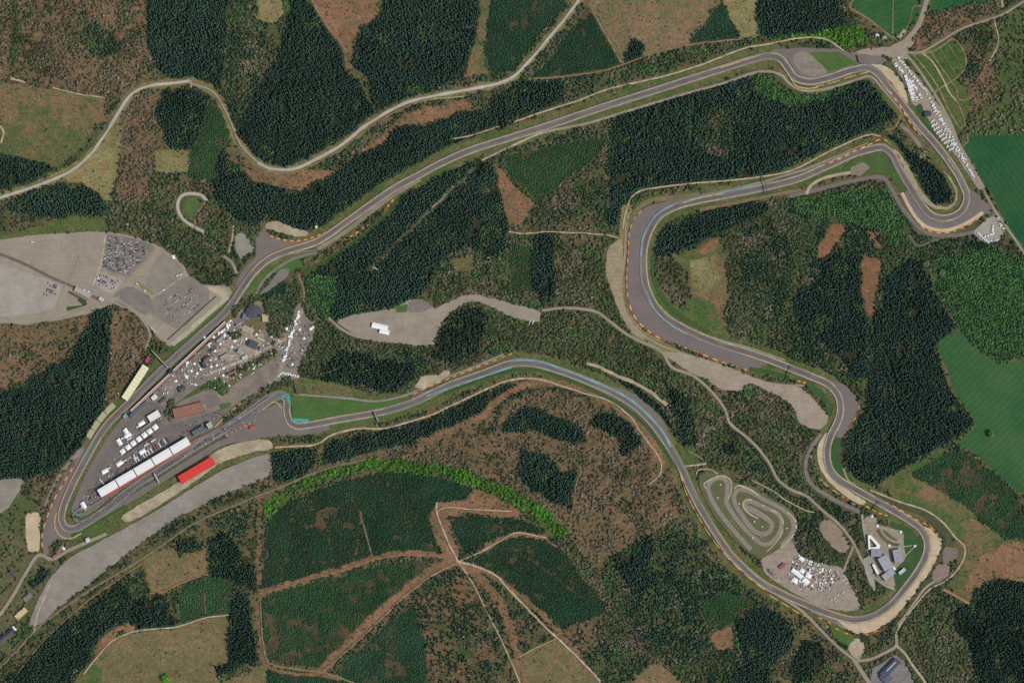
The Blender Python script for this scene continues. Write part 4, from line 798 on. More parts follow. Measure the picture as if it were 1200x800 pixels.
# ================================================================== TREES
def conifers(P, r, h, tint, sides_=7, layers=3, seed=0):
    """P (n,3) base, r (n), h (n), tint (n,3) -> V, F(tri), T"""
    g = np.random.default_rng(seed); n_ = len(P); k = sides_
    Vs = []; Fs = []; Ts = []; base = 0
    lean = (g.random((n_, 2))-.5)*0.25*r[:, None]
    for L in range(layers):
        f0 = 0.10+0.27*L; f1 = min(1.0, f0+0.46+0.1*L) if L < layers-1 else 1.0
        rad = r*(1-0.30*L)
        ang = g.random((n_, 1))*6.28+np.arange(k)[None]*(2*math.pi/k)+(g.random((n_, k))-.5)*.5
        rr = rad[:, None]*(0.72+0.5*g.random((n_, k)))
        ring = np.stack([P[:, None, 0]+lean[:, None, 0]*f0+np.cos(ang)*rr, P[:, None, 1]+lean[:, None, 1]*f0+np.sin(ang)*rr, P[:, None, 2]+h[:, None]*(f0+(g.random((n_, k))-.5)*.07)], 2)
        apex = np.stack([P[:, 0]+lean[:, 0]*f1, P[:, 1]+lean[:, 1]*f1, P[:, 2]+h*f1], 1)[:, None]
        v = np.concatenate([ring, apex], 1).reshape(-1, 3); Vs.append(v)
        off = base+np.arange(n_)[:, None]*(k+1); ii = np.arange(k)[None]
        f = np.stack([off+ii, off+(ii+1) % k, np.broadcast_to(off+k, (n_, k))], 2).reshape(-1, 3); Fs.append(f)
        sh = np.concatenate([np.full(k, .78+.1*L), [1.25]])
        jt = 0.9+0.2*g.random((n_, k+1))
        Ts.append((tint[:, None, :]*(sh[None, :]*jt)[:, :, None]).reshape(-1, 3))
        base += n_*(k+1)
    return np.concatenate(Vs), np.concatenate(Fs), np.concatenate(Ts)
def leafy(P, r, h, tint, K=18, seed=0, size=.42):
    """clumped quads through an irregular crown volume"""
    g = np.random.default_rng(seed); n_ = len(P)
    d = g.normal(size=(n_, K, 3)); d /= np.linalg.norm(d, axis=2, keepdims=True)
    rad = (0.45+0.6*g.random((n_, K, 1)))
    c = d*rad*np.stack([r, r, h*0.36], 1)[:, None]
    c[:, :, 2] = np.maximum(c[:, :, 2], -h[:, None]*.28)
    c += P[:, None]; c[:, :, 2] += h[:, None]*.62
    nn = d+g.normal(size=(n_, K, 3))*.55; nn[:, :, 2] += 1.0; nn /= np.linalg.norm(nn, axis=2, keepdims=True)
    t = np.cross(nn, g.normal(size=(n_, K, 3))); t /= np.linalg.norm(t, axis=2, keepdims=True); bt = np.cross(nn, t)
    s = (r[:, None, None]*size*(0.6+.8*g.random((n_, K, 1))))
    t = t*s; bt = bt*s*(.6+.5*g.random((n_, K, 1)))
    quad = np.stack([c-t-bt*.6, c+t*.7-bt, c+t+bt*.7, c-t*.6+bt], 2).reshape(-1, 3)
    F = np.arange(n_*K*4).reshape(-1, 4)
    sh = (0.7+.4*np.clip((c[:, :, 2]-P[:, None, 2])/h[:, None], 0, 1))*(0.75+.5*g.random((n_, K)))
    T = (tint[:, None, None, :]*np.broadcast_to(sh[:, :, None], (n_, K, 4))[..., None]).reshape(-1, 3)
    return quad, F, T
M_con = tint_mat('spruce_needles', .3, .5); M_leaf = tint_mat('leaf_clumps', .25, .6)
COLS = {'C': [(58,80,68),(64,86,72),(54,76,67)], 'D': [(48,80,58),(56,86,60),(44,74,55)], 'L': [(76,114,64),(86,122,70),(68,104,62)],
 'green': [(92,104,70),(100,108,74),(80,96,64),(88,94,66)], 'brown': [(122,112,92),(130,116,96),(110,103,84)], 'G': [(80,140,44),(96,148,54),(70,124,42),(96,122,58)], 'dk': [(58,74,52),(68,80,56)], 'mid': [(92,96,72),(98,96,76)]}
def pick(names, g, n_, gain=1.0):
    arr = np.array([lin(c) for nm in names for c in COLS[nm]])*gain
    t = arr[g.integers(0, len(arr), n_)]; return t*(0.87+.26*g.random((n_, 1)))
def scatter(ids, sp_, g):
    xs = np.arange(-PAD+1, 1200+PAD-1, sp_); ys = np.arange(-PAD+1, 800+PAD-1, sp_*.9)
    X, Y = np.meshgrid(xs, ys); X = X+(np.arange(len(ys)) % 2)[:, None]*sp_*.5
    X = (X+(g.random(X.shape)-.5)*sp_*.75).ravel(); Y = (Y+(g.random(Y.shape)-.5)*sp_*.75).ravel()
    wx = X+(fbm(X, Y, 12, 1, 4)-.5)*6+(g.random(len(X))-.5)*1.6; wy = Y+(fbm(X, Y, 12, 7, 4)-.5)*6+(g.random(len(X))-.5)*1.6
    i = np.clip(((wy+PAD)*R).astype(int), 0, NH_-1); j = np.clip(((wx+PAD)*R).astype(int), 0, NW_-1)
    i2 = np.clip(((Y+PAD)*R).astype(int), 0, NH_-1); j2 = np.clip(((X+PAD)*R).astype(int), 0, NW_-1)
    c = CLS[i, j]; ok = np.isin(c, ids) & ~BLK[i2, j2]
    return X[ok], Y[ok], c[ok]
INDIV = {'con': [], 'leaf': []}
typ = np.array([s['typ'] for s in STANDS])
def ids_of(*t): return [i for i, s in enumerate(STANDS) if s['typ'] in t]
def edge_of(x, y):   # open ground close by: the tree shows on its own
    k = 0
    for dx, dy in ((4, 0), (-4, 0), (0, 4), (0, -4)):
        i = int(np.clip((y+dy+PAD)*R, 0, NH_-1)); j = int(np.clip((x+dx+PAD)*R, 0, NW_-1))
        if BLK[i, j] or STANDS[CLS[i, j]]['typ'] in ('field', 'red', 'tan', 'O', 'meadow', 'verge', 'pinkheath', 'green2'): k += 1
    return k
trees = {}   # stand id -> list of (kind, X, Y, r, h, tint)
def put(kind, ids, X, Y, c, r, h, t):
    for sid in np.unique(c):
        m = c == sid; trees.setdefault(int(sid), []).append((kind, X[m], Y[m], r[m], h[m], t[m]))
g = np.random.default_rng(5)
# mature spruce
SV = g.random(len(STANDS)+4)
X, Y, c = scatter(ids_of('C'), 2.45, g); n_ = len(X)
den = np.array([STANDS[k].get('dens', 1) for k in c]); gap = fbm(X, Y, 16, 3, 3); gap2 = fbm(X, Y, 5, 10, 2)
ok = (g.random(n_) < den*.96) & (gap > .26) & (gap2 > .17); X, Y, c = X[ok], Y[ok], c[ok]; n_ = len(X)
oth = (fbm(X, Y, 15, 5, 4)+.12*(g.random(n_)-.5)) > .69
t = pick(['C'], g, n_)*(0.72+.55*fbm(X, Y, 26, 4, 4))[:, None]*(0.85+.35*SV[c])[:, None]
t = np.where(oth[:, None], pick(['L', 'green', 'D'], g, n_), t)
rr = 2.5+1.6*g.random(n_)**1.3
put('con', None, X, Y, c, rr, (11+5*g.random(n_)+8*(fbm(X, Y, 24, 8, 3)-.5))*np.where(oth, .55, 1), t)
# young plantations
X, Y, c = scatter(ids_of('D'), 2.1, g); n_ = len(X)
hol = np.array([STANDS[k].get('holes', 0) for k in c]); ok = fbm(X, Y, 14, 6, 4) > (.30+hol*.5)
X, Y, c = X[ok], Y[ok], c[ok]; n_ = len(X)
lg = np.array([STANDS[k].get('lgt', 0.0) for k in c])
t = pick(['D'], g, n_); t2 = pick(['L'], g, n_, .85); t = t*(1-lg[:, None])+t2*lg[:, None]
put('con', None, X, Y, c, 2.3+1.1*g.random(n_), 4.2+2*g.random(n_), t*(0.62+.7*fbm(X, Y, 22, 4, 4))[:, None]*(0.88+.3*SV[c])[:, None])
# larch
X, Y, c = scatter(ids_of('L'), 2.5, g); n_ = len(X)
ok = fbm(X, Y, 10, 8, 3) > .3; X, Y, c = X[ok], Y[ok], c[ok]; n_ = len(X)
put('con', None, X, Y, c, 2.8+1.4*g.random(n_), 5.5+3*g.random(n_), pick(['L', 'L', 'D'], g, n_)*(0.75+.5*fbm(X, Y, 22, 4, 3))[:, None])
# broadleaf and mixed
X, Y, c = scatter(ids_of('B', 'M', 'mix', 'W', 'S', 'G', 'town', 'P'), 2.5, g); n_ = len(X)
ty = typ[c]; f = fbm(X, Y, 18, 2, 4); f2 = fbm(X, Y, 26, 9, 3); u = g.random(n_)
prob = np.select([ty == 'B', ty == 'M', ty == 'mix', ty == 'W', ty == 'S', ty == 'G', ty == 'town', ty == 'P'], [.95, .97, .80, .5, .5, .9, .25, .38])
f3 = fbm(X, Y, 11, 8, 3)
prob = prob*np.array([STANDS[k].get('dens', 1) for k in c])*np.where((ty == 'W') | (ty == 'S') | (ty == 'mix'), np.clip(5*(.35*f+.65*f3)-1.75, .12, 1.6), np.clip(3.2*(.5*f+.5*f3)-.7, .35, 1.2))
ok = u < prob; X, Y, c, ty, f, f2 = X[ok], Y[ok], c[ok], ty[ok], f[ok], f2[ok]; n_ = len(X)
con = np.array([STANDS[k].get('con', 0.0) for k in c]); brn = np.array([STANDS[k].get('brown', .22) for k in c]); grn = np.array([STANDS[k].get('grn', .3) for k in c])
u = g.random(n_)
iscon = ((ty == 'M') & (u < np.clip(con+(f2-.5)*2.2, .05, .9))) | ((ty == 'mix') & (u < np.clip((f2-.5)*2.4+.12, .03, .8))) | ((ty == 'B') & (u < np.clip((f2-.56)*2.2+.06, .02, .6))) | ((ty == 'W') & (u < np.clip((f2-.62)*2.5, 0, .35))) | ((ty == 'S') & (u < grn+.2))
m = iscon; k_ = int(m.sum())
put('con', None, X[m], Y[m], c[m], 2.6+1.5*g.random(k_), 8+6*g.random(k_), np.where((g.random(k_) < .5)[:, None], pick(['C'], g, k_, 1.1), pick(['D'], g, k_)))
m = ~iscon; X, Y, c, ty, brn, grn, f = X[m], Y[m], c[m], ty[m], brn[m], grn[m], f[m]; k_ = len(X)
t = pick(['green', 'green', 'dk', 'mid'], g, k_); tb = pick(['brown', 'mid', 'brown'], g, k_); tg = pick(['G', 'G', 'L'], g, k_)
zone = fbm(X, Y, 30, 3, 4)+.16*(g.random(k_)-.5)
pb = np.where((ty == 'W') | (ty == 'S'), 1-grn, brn)
t = np.where((zone > np.quantile(zone, np.clip(1-pb, 0, .999)) if False else zone > .5+.17*(1-2*pb))[:, None], tb, t)
t = np.where(((ty == 'G') & (fbm(X, Y, 8, 2, 2) > .3))[:, None], tg, t)
lush = (fbm(X, Y, 14, 11, 3) > .63) & (ty != 'W') & (ty != 'S'); t = np.where(lush[:, None], pick(['L', 'green'], g, k_), t)
put('leaf', None, X, Y, c, 2.3+1.9*g.random(k_), 4.0+4.5*g.random(k_), t*(0.8+.4*fbm(X, Y, 15, 4, 3))[:, None]*(0.6+.8*fbm(X, Y, 46, 7, 3))[:, None])

GXs = []
for pl_, lb_, k_ in PLOTS:
    P_ = np.array(pl_, float); lo_, hi_ = P_.min(0), P_.max(0); n0 = int((hi_-lo_).prod()/5.5)
    q_ = lo_+g.random((n0, 2))*(hi_-lo_); r_ = _inpoly(pl_)
    for x_, y_ in q_:
        iy = int((y_+PAD)*R)-r_[0][0].start; ix = int((x_+PAD)*R)-r_[0][1].start
        if 0 <= iy < r_[1].shape[0] and 0 <= ix < r_[1].shape[1] and r_[1][iy, ix]: GXs.append((x_, y_, k_ == 'G'))
GA = np.array(GXs); n_ = len(GA)
put('leaf', None, GA[:, 0], GA[:, 1], np.full(n_, STANDS_GREEN), 2.2+2.2*g.random(n_), 4+4*g.random(n_), np.where(GA[:, 2:3] > 0, pick(['L', 'L', 'green'], g, n_), pick(['green', 'dk', 'mid'], g, n_)))
X, Y, c = scatter(ids_of('red', 'O', 'pinkheath', 'meadow', 'tan', 'verge', 'green2', 'W', 'S'), 2.4, g); n_ = len(X); ty = typ[c]
ok = g.random(n_) < np.where(ty == 'verge', .10, np.where(ty == 'red', .16, np.where((ty == 'W') | (ty == 'S'), .3, .05)))*np.clip(4*(fbm(X, Y, 11, 4, 3)-.3), 0, 2)
X, Y, c = X[ok], Y[ok], c[ok]; n_ = len(X)
put('leaf', None, X, Y, c, 1.1+1.3*g.random(n_), 1.5+2*g.random(n_), np.where((g.random(n_) < .5)[:, None], pick(['green', 'dk'], g, n_), pick(['brown', 'mid'], g, n_)))
# choose the trees that stand clear: individuals
NIND = 280
for kind in ('con', 'leaf'):
    cand = []
    for sid, L in trees.items():
        for li, (kd, X, Y, r, h, t) in enumerate(L):
            if kd != kind: continue
            for q in range(0, len(X), 2 if kind == 'con' else 3):
                if 3 < X[q] < 1197 and 3 < Y[q] < 797 and h[q] > (11.5 if kind == 'con' else 6):
                    e = edge_of(X[q], Y[q])
                    if e >= 1: cand.append((-(e*2+r[q]*.8), sid, li, q))
    cand.sort(); per = {}; chosen = []
    for s_, sid, li, q in cand:
        if per.get(sid, 0) >= 18 or len(chosen) >= NIND: continue
        per[sid] = per.get(sid, 0)+1; chosen.append((sid, li, q))
    INDIV[kind] = [(sid, *(trees[sid][li][k][q] for k in (1, 2, 3, 4, 5))) for sid, li, q in chosen]
    drop = {}
    for sid, li, q in chosen: drop.setdefault((sid, li), []).append(q)
    for (sid, li), qs in drop.items():
        kd, *A = trees[sid][li]; keep = np.ones(len(A[0]), bool); keep[qs] = False
        trees[sid][li] = (kd, *[x[keep] for x in A])
# merge stands that share a label (patchy background drawn twice)
bylab = {}
for sid, L in trees.items(): bylab.setdefault(STANDS[sid]['label'], []).extend(L)
ntree = 0
NAMES = {'C': 'spruce_wood', 'D': 'young_plantation', 'L': 'larch_plantation', 'G': 'spring_green_trees', 'W': 'leafless_wood', 'S': 'replanted_scrub', 'town': 'garden_trees', 'verge': 'bushes', 'red': 'bushes', 'rust': 'bushes', 'tan': 'bushes', 'O': 'bushes', 'meadow': 'bushes', 'pinkheath': 'bushes', 'green2': 'bushes'}
for lab, L in bylab.items():
    ty_ = next(s['typ'] for s in STANDS if s['label'] == lab)
    Vs = []; Fs = []; Ts = []; mi = []; base = 0
    for kd, X, Y, r, h, t in L:
        if not len(X): continue
        ntree += len(X)
        P = np.stack([(X-600)*S, (400-Y)*S, np.zeros(len(X))], 1)
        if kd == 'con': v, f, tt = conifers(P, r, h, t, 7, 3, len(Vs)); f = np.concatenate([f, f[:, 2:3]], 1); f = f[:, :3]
        else:
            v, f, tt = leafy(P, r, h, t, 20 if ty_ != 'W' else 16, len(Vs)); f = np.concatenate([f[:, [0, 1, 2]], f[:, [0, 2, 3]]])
        Vs.append(v); Fs.append(f+base); Ts.append(tt); mi.append(np.full(len(f), 0 if kd == 'con' else 1)); base += len(v)
    if not Vs: continue
    me = np_mesh('wood', np.concatenate(Vs), np.concatenate(Fs), 3, np.concatenate(Ts))
    me.materials.append(M_con); me.materials.append(M_leaf); me.polygons.foreach_set('material_index', np.concatenate(mi).astype(np.int32))
    tag(link(NAMES.get(ty_, 'mixed_wood'), me), (lab if lab != 'c' else 'loose trees dotted over the clearings and lawns') if lab != 'v' else 'loose bushes on the verges', {'C': 'spruce wood', 'D': 'plantation', 'L': 'plantation'}.get(ty_, 'woodland'), None, 'stuff')
# individual trees: shared prototypes, trunk + crown
M_bark = flat_mat('bark', (92,78,62), .2, 2)
def trunk_mesh(h, r0):
    bm = bmesh.new(); k = 7; rings = []
    for z_, rr in ((0, r0*1.25), (h*.08, r0), (h*.5, r0*.6), (h*.86, r0*.18)):
        rings.append([bm.verts.new((math.cos(6.283*i/k)*rr, math.sin(6.283*i/k)*rr, z_)) for i in range(k)])
    for a_, b_ in zip(rings, rings[1:]):
        for i in range(k): bm.faces.new((a_[i], a_[(i+1) % k], b_[(i+1) % k], b_[i]))
    bm.faces.new(rings[-1])
    for j in range(5):     # limbs
        an = j*2.4; z0 = h*(.35+.08*j); d = Vector((math.cos(an), math.sin(an), .7))*h*.2
        q = [bm.verts.new((math.cos(an+1.57)*s*r0*.3, math.sin(an+1.57)*s*r0*.3, z0+dz)) for s, dz in ((-1, 0), (1, 0), (0, r0*.5))]
        tip = bm.verts.new(Vector((0, 0, z0))+d)
        for a_, b_ in ((0, 1), (1, 2), (2, 0)): bm.faces.new((q[a_], q[b_], tip))
    me = bpy.data.meshes.new('trunk'); bm.to_mesh(me); bm.free(); me.materials.append(M_bark); return me
protos = {}
for nm, cl, kind in (('dark', 'C', 'con'), ('green', 'green', 'leaf'), ('brown', 'brown', 'leaf'), ('vivid', 'G', 'leaf'), ('deep', 'dk', 'leaf')):
    L = []
    for s_ in range(3):
        tint = np.array([lin(COLS[cl][s_ % len(COLS[cl])])]); z3 = np.zeros((1, 3))
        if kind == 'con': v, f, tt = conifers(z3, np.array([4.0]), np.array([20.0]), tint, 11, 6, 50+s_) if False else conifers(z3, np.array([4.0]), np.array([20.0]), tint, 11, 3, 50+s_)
        else:
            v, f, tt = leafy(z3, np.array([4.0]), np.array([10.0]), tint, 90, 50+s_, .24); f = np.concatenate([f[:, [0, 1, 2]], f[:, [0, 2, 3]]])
        me = np_mesh('crown', v, f, 3, tt); me.materials.append(M_con if kind == 'con' else M_leaf)
        L.append((me, trunk_mesh(14 if kind == 'con' else 7.5, .35)))
    protos[nm] = L
def plant(name, label, cat, group, x, y, r, h, pk, h0):
    crown, trunk = random.choice(protos[pk])
    e = empty(name, (*W(x, y), 0), random.random()*6.28); e.scale = (r/4, r/4, h/h0)
    tag(e, label, cat, group)
    link('trunk', trunk, e); link('crown', crown, e)
    return e
for sid, x, y, r, h, t in INDIV['con']:
    lab = STANDS[sid]['label']
    l = ('tall dark spruce on the edge of the '+lab) if lab not in 'cv' else 'lone dark spruce in open ground'
    l = ' '.join(l.split()[:16])
    plant('spruce_tree', l, 'spruce tree', 'edge spruces of the '+lab if lab not in 'cv' else 'lone dark spruces', x, y, r*1.1, h, 'dark', 20.0)
for sid, x, y, r, h, t in INDIV['leaf']:
    lab = STANDS[sid]['label']; s_ = STANDS[sid]['typ']
    pk = 'vivid' if s_ == 'G' else ('brown' if t[0] > t[1]*1.0 else 'green')
    w_ = {'vivid': 'bright green tree', 'brown': 'brown leafless tree', 'green': 'olive green tree'}[pk]
    l = (w_+' on the edge of the '+lab) if lab not in 'cv' else w_+' in open ground'
    l = ' '.join(l.split()[:16])
    plant('broadleaf_tree', l, 'tree', (w_+'s of the '+lab) if lab not in 'cv' else w_+'s in open ground', x, y, r*1.15, h, pk, 10.0)
plant('field_tree', 'single round tree alone in the big green field', 'tree', None, 1162, 509, 9.5, 15, 'green', 10.0)
plant('field_tree', 'single bushy tree at the bottom of the tan pasture', 'tree', None, 195, 795, 11, 14, 'vivid', 10.0)
plant('field_tree', 'pale round tree above the larch plantation', 'tree', None, 1085, 310, 9, 15, 'green', 10.0)
plant('field_tree', 'pale round tree right of the other pale one', 'tree', None, 1104, 321, 8.5, 15, 'green', 10.0)
print('TREES', ntree, len(INDIV['con']), len(INDIV['leaf']))

# ================================================================== BUILT THINGS
def box_bm(bm, cx, cy, cz, sx, sy, sz, rot=0, mi=0, bev=0):
    c, s = math.cos(rot), math.sin(rot); vs = []
    for dz in (-.5, .5):
        for dx, dy in ((-.5, -.5), (.5, -.5), (.5, .5), (-.5, .5)):
            x, y = dx*sx, dy*sy; vs.append(bm.verts.new((cx+x*c-y*s, cy+x*s+y*c, cz+dz*sz)))
    fs = [(3, 2, 1, 0), (4, 5, 6, 7), (0, 1, 5, 4), (1, 2, 6, 5), (2, 3, 7, 6), (3, 0, 4, 7)]
    for f in fs: bm.faces.new([vs[i] for i in f]).material_index = mi
def mesh_from(bm, name, *mats):
    me = bpy.data.meshes.new(name); bm.to_mesh(me); bm.free()
    for m in mats: me.materials.append(m)
    return me
M_white = flat_mat('white_roof', (236,232,224), .05, .3, .6)
M_cream = flat_mat('cream_roof', (222,216,172), .05, .3, .6)
M_redr = flat_mat('red_roof', (222,66,54), .05, .3, .6)
M_slate = flat_mat('slate_roof', (84,84,90), .15, .5)
M_grey = flat_mat('grey_roof', (168,168,170), .08, .3)
M_lgrey = flat_mat('pale_grey_roof', (196,196,196), .08, .3)
M_brick = flat_mat('brick_roof', (150,104,84), .15, .5)
M_brown = flat_mat('brown_roof', (116,92,76), .15, .5)
M_wall = flat_mat('render_wall', (176,168,152), .08, .4)
M_dkwall = flat_mat('dark_wall', (96,90,84), .08, .4)
M_glass = flat_mat('window_glass', (44,52,58), .1, .4, .12, .6)
M_tanr = flat_mat('tan_roof', (206,184,142), .08, .3)
M_seam = flat_mat('roof_seam', (120,118,114), .05, .4)
M_metal = flat_mat('steel', (120,122,124), .1, .6, .4, .5)
M_green_r = flat_mat('green_grey_roof', (140,160,150), .1, .4)
def building(name, label, cat, cx, cy, L, Wd, deg, h, roof, wall=None, gable=0.0, seams=0, windows=True, vents=0, extra=None, group=None):
    """L, Wd in map units; deg = direction of the long side as seen on the map (counter-clockwise)"""
    wall = wall or M_wall; z = ground_z(cx, cy); l, w = L*S, Wd*S
    e = empty(name, (*W(cx, cy), z), math.radians(deg)); tag(e, label, cat, group)
    bm = bmesh.new(); box_bm(bm, 0, 0, h/2-.2, l-1.2, w-1.2, h+.4); link('wall', mesh_from(bm, 'wall', wall), e)
    bm = bmesh.new()
    if gable:
        hx, hy = l/2, w/2
        v = [bm.verts.new(p_) for p_ in ((-hx, -hy, h), (hx, -hy, h), (hx, hy, h), (-hx, hy, h), (-hx+hy*.15, 0, h+gable), (hx-hy*.15, 0, h+gable))]
        for f in ((0, 1, 5, 4), (2, 3, 4, 5), (1, 2, 5), (3, 0, 4), (3, 2, 1, 0)): bm.faces.new([v[i] for i in f])
    else:
        box_bm(bm, 0, 0, h+.35, l, w, .5)
        for s_ in (-1, 1):
            box_bm(bm, 0, s_*(w/2-.25), h+.9, l, .5, .6); box_bm(bm, s_*(l/2-.25), 0, h+.9, .5, w-1.02, .6)
    rf = link('roof', mesh_from(bm, 'roof', roof), e)
    if seams:
        bm = bmesh.new()
        for i in range(seams):
            x = -l/2+(i+1)*l/(seams+1)
            if gable: continue
            box_bm(bm, x, 0, h+.68, .45, w-1.1, .16)
        if bm.verts: link('roof_seam', mesh_from(bm, 'roof_seam', M_seam), rf)
        else: bm.free()
    for i in range(vents):
        bm = bmesh.new(); x = -l/2+(i+.7)*l/(vents+.4)
        box_bm(bm, x, w*.12*(-1)**i, h+(gable*.7 if gable else .6)+.6, 2.0, 2.0, 1.5); box_bm(bm, x, w*.12*(-1)**i, h+(gable*.7 if gable else .6)+1.45, 1.4, 1.4, .2, 0, 1)
        link('roof_vent', mesh_from(bm, 'roof_vent', M_metal, M_slate), rf)
    if windows:
        nwin = max(2, min(12, int(l/6)))
        for s_ in (-1, 1):
            for i in range(nwin):
                bm = bmesh.new(); x = -l/2+(i+.5)*l/nwin
                box_bm(bm, x, s_*(w/2-.58), min(h*.6, 3.2), l/nwin*.6, .12, 1.7); link('window', mesh_from(bm, 'window', M_glass), e)
        bm = bmesh.new(); box_bm(bm, l/2-.58, 0, 1.2, .12, 2.2, 2.4); link('door', mesh_from(bm, 'door', M_dkwall), e)
    if extra: extra(e, l, w, h)
    return e
# long white garages in five bays
A0, A1 = np.array((116.5, 579.5)), np.array((222.0, 517.0)); dvec = (A1-A0); ang = math.degrees(math.atan2(-dvec[1], dvec[0]))
c_ = (A0+A1)/2; z = ground_z(*c_); Ltot = np.linalg.norm(dvec)*S
e = empty('pit_building', (*W(*c_), z), math.radians(ang)); tag(e, 'long white roofed garage building in five bays beside the start straight', 'pit building')
for i in range(5):
    x0 = -Ltot/2+i*Ltot/5; L_ = Ltot/5-2.6; xc = x0+Ltot/10
    bm = bmesh.new(); box_bm(bm, xc, 0, 6, L_-1, 20, 12); link('wall', mesh_from(bm, 'wall', M_wall), e)
    bm = bmesh.new(); box_bm(bm, xc, 0, 12.35, L_, 23, .6)
    for s_ in (-1, 1): box_bm(bm, xc, s_*11.2, 12.9, L_, .6, .5)
    rf = link('roof', mesh_from(bm, 'roof', M_white), e)
    bm = bmesh.new(); box_bm(bm, xc, 7.5, 12.75, L_-.5, .4, .16)
    link('roof_seam', mesh_from(bm, 'seam', M_seam), rf)
    for k in range(8):
        bm = bmesh.new(); box_bm(bm, x0+(k+.5)*Ltot/40+.6, -10.1, 2.2, Ltot/40-2, .15, 3.8); link('garage_door', mesh_from(bm, 'gd', M_dkwall), e)
    for k in range(4):
        bm = bmesh.new(); box_bm(bm, x0+(k+.6)*Ltot/20, 10.08, 8.2, 6, .12, 1.9); link('window', mesh_from(bm, 'w', M_glass), e)
    if i < 4:
        bm = bmesh.new(); box_bm(bm, x0+Ltot/5, -1, 5.2, 2.0, 17, 10.4); link('stair_link', mesh_from(bm, 'sl', M_dkwall), e)
bm = bmesh.new(); box_bm(bm, 10, -12.6, 6.5, Ltot*.92, 1.8, .3); link('canopy', mesh_from(bm, 'cn', M_redr), e)
# red grandstand
def stand_build(name, label, cx, cy, L, Wd, deg, h, roofm, tilt=2.5, posts=6, flip=1, stripes=0):
    z = ground_z(cx, cy); l, w = L*S, Wd*S; e = empty(name, (*W(cx, cy), z), math.radians(deg)); tag(e, label, 'grandstand')
    bm = bmesh.new(); hx, hy = l/2, w/2
    v = [bm.verts.new(p_) for p_ in ((-hx, -hy, h-tilt*flip/2), (hx, -hy, h-tilt*flip/2), (hx, hy, h+tilt*flip/2), (-hx, hy, h+tilt*flip/2))]
    u = [bm.verts.new(v_.co+Vector((0, 0, .45))) for v_ in v]
    for f in ((v[3], v[2], v[1], v[0]), (u[0], u[1], u[2], u[3])): bm.faces.new(f)
    for i in range(4): bm.faces.new((v[i], v[(i+1) % 4], u[(i+1) % 4], u[i]))
    rf = link('roof', mesh_from(bm, 'roof', roofm), e)
    bm = bmesh.new()
    for i in range(stripes):
        x = -hx+(i+1)*l/(stripes+1); 
        a_ = [bm.verts.new((x-.3, -hy, h-tilt*flip/2+.5)), bm.verts.new((x+.3, -hy, h-tilt*flip/2+.5)), bm.verts.new((x+.3, hy, h+tilt*flip/2+.5)), bm.verts.new((x-.3, hy, h+tilt*flip/2+.5))]
        bm.faces.new(a_)
    if stripes: link('roof_seam', mesh_from(bm, 'rs', M_seam), rf)
    else: bm.free()
    for i in range(8):
        bm = bmesh.new(); yy = (-hy+1.5+i*(w-3)/8)*flip; box_bm(bm, 0, yy, (.6+i*.75)/2, l-3, (w-3)/8-.02, .6+i*.75); link('seating_tier', mesh_from(bm, 'st', M_conc if i % 2 else M_lgrey), e)
    for i in range(posts):
        bm = bmesh.new(); x = -hx+1+(i+.0)*(l-2)/(posts-1); box_bm(bm, x, hy*flip-.8*flip, (h-.3)/2, .5, .5, h-.3); link('post', mesh_from(bm, 'po', M_metal), e)
    return e
stand_build('grandstand', 'grandstand with bright red roof below the start straight', 231, 551.5, 46, 10.5, 30.5, 9.5, M_redr, 2.0, 8, -1, 5)
stand_build('grandstand', 'long cream roofed grandstand at the old pit straight', 158.8, 449, 46, 8.2, 57, 9.5, M_cream, 2.0, 8, 1, 9)
# curved open stand
for i, (a_, b_) in enumerate((((103.5,513),(109,504)), ((109,503.5),(115.5,494)), ((116,493.5),(123.5,484)), ((124,483.5),(134,474)))):
    a_ = np.array(a_); b_ = np.array(b_); c_ = (a_+b_)/2; d_ = b_-a_; l = np.linalg.norm(d_)*S; rz = math.atan2(-d_[1], d_[0])
    e = empty('open_grandstand', (*W(*c_), ground_z(*c_)), rz); tag(e, ('lowest', 'second lowest', 'second highest', 'highest')[i]+' block of the curved pale green open stand', 'grandstand', 'open stand blocks')
    for k in range(7):
        bm = bmesh.new(); box_bm(bm, 0, -6.2+k*2.05, (.5+k*.8)/2, l-.4, 2.0, .5+k*.8); link('seating_tier', mesh_from(bm, 'st', flat_mat('pale_green_seats', (176,178,140), .12, .5) if k % 3 else flat_mat('dk_seats', (146,146,116), .1, .5)), e)
    bm = bmesh.new(); box_bm(bm, 0, 8.0, 3.6, l, .3, 7.2); link('back_wall', mesh_from(bm, 'bw', M_wall), e)
# old pit building: long thin red and white roof
A0, A1 = np.array((151., 479.5)), np.array((262., 375.)); dv = A1-A0; c_ = (A0+A1)/2; Lp = np.linalg.norm(dv)*S; rz = math.atan2(-dv[1], dv[0])
e = empty('old_pit_building', (*W(*c_), ground_z(*c_)), rz); tag(e, 'very long thin old pit building with red and white striped roof', 'pit building')
off = -9.5
bm = bmesh.new(); box_bm(bm, 0, off, 3.2, Lp-1, 7, 6.4); link('wall', mesh_from(bm, 'w', M_dkwall), e)
for yy, ww, m_ in ((off+3.0, 1.9, M_white), (off+.9, 2.2, flat_mat('dull_red', (152,66,58), .12, .4)), (off-1.2, 2.0, flat_mat('pinkwhite', (206,180,170), .08, .4)), (off-3.2, 2.0, flat_mat('dark_red', (104,62,58), .12, .4))):
    bm = bmesh.new(); box_bm(bm, 0, yy, 6.7, Lp, ww-.04, .6); link('roof_band', mesh_from(bm, 'rb', m_), e)
for k in range(24):
    bm = bmesh.new(); box_bm(bm, -Lp/2+(k+.5)*Lp/24, off+3.55, 1.9, Lp/24-2.5, .12, 3.2); link('garage_door', mesh_from(bm, 'g', M_grey), e)
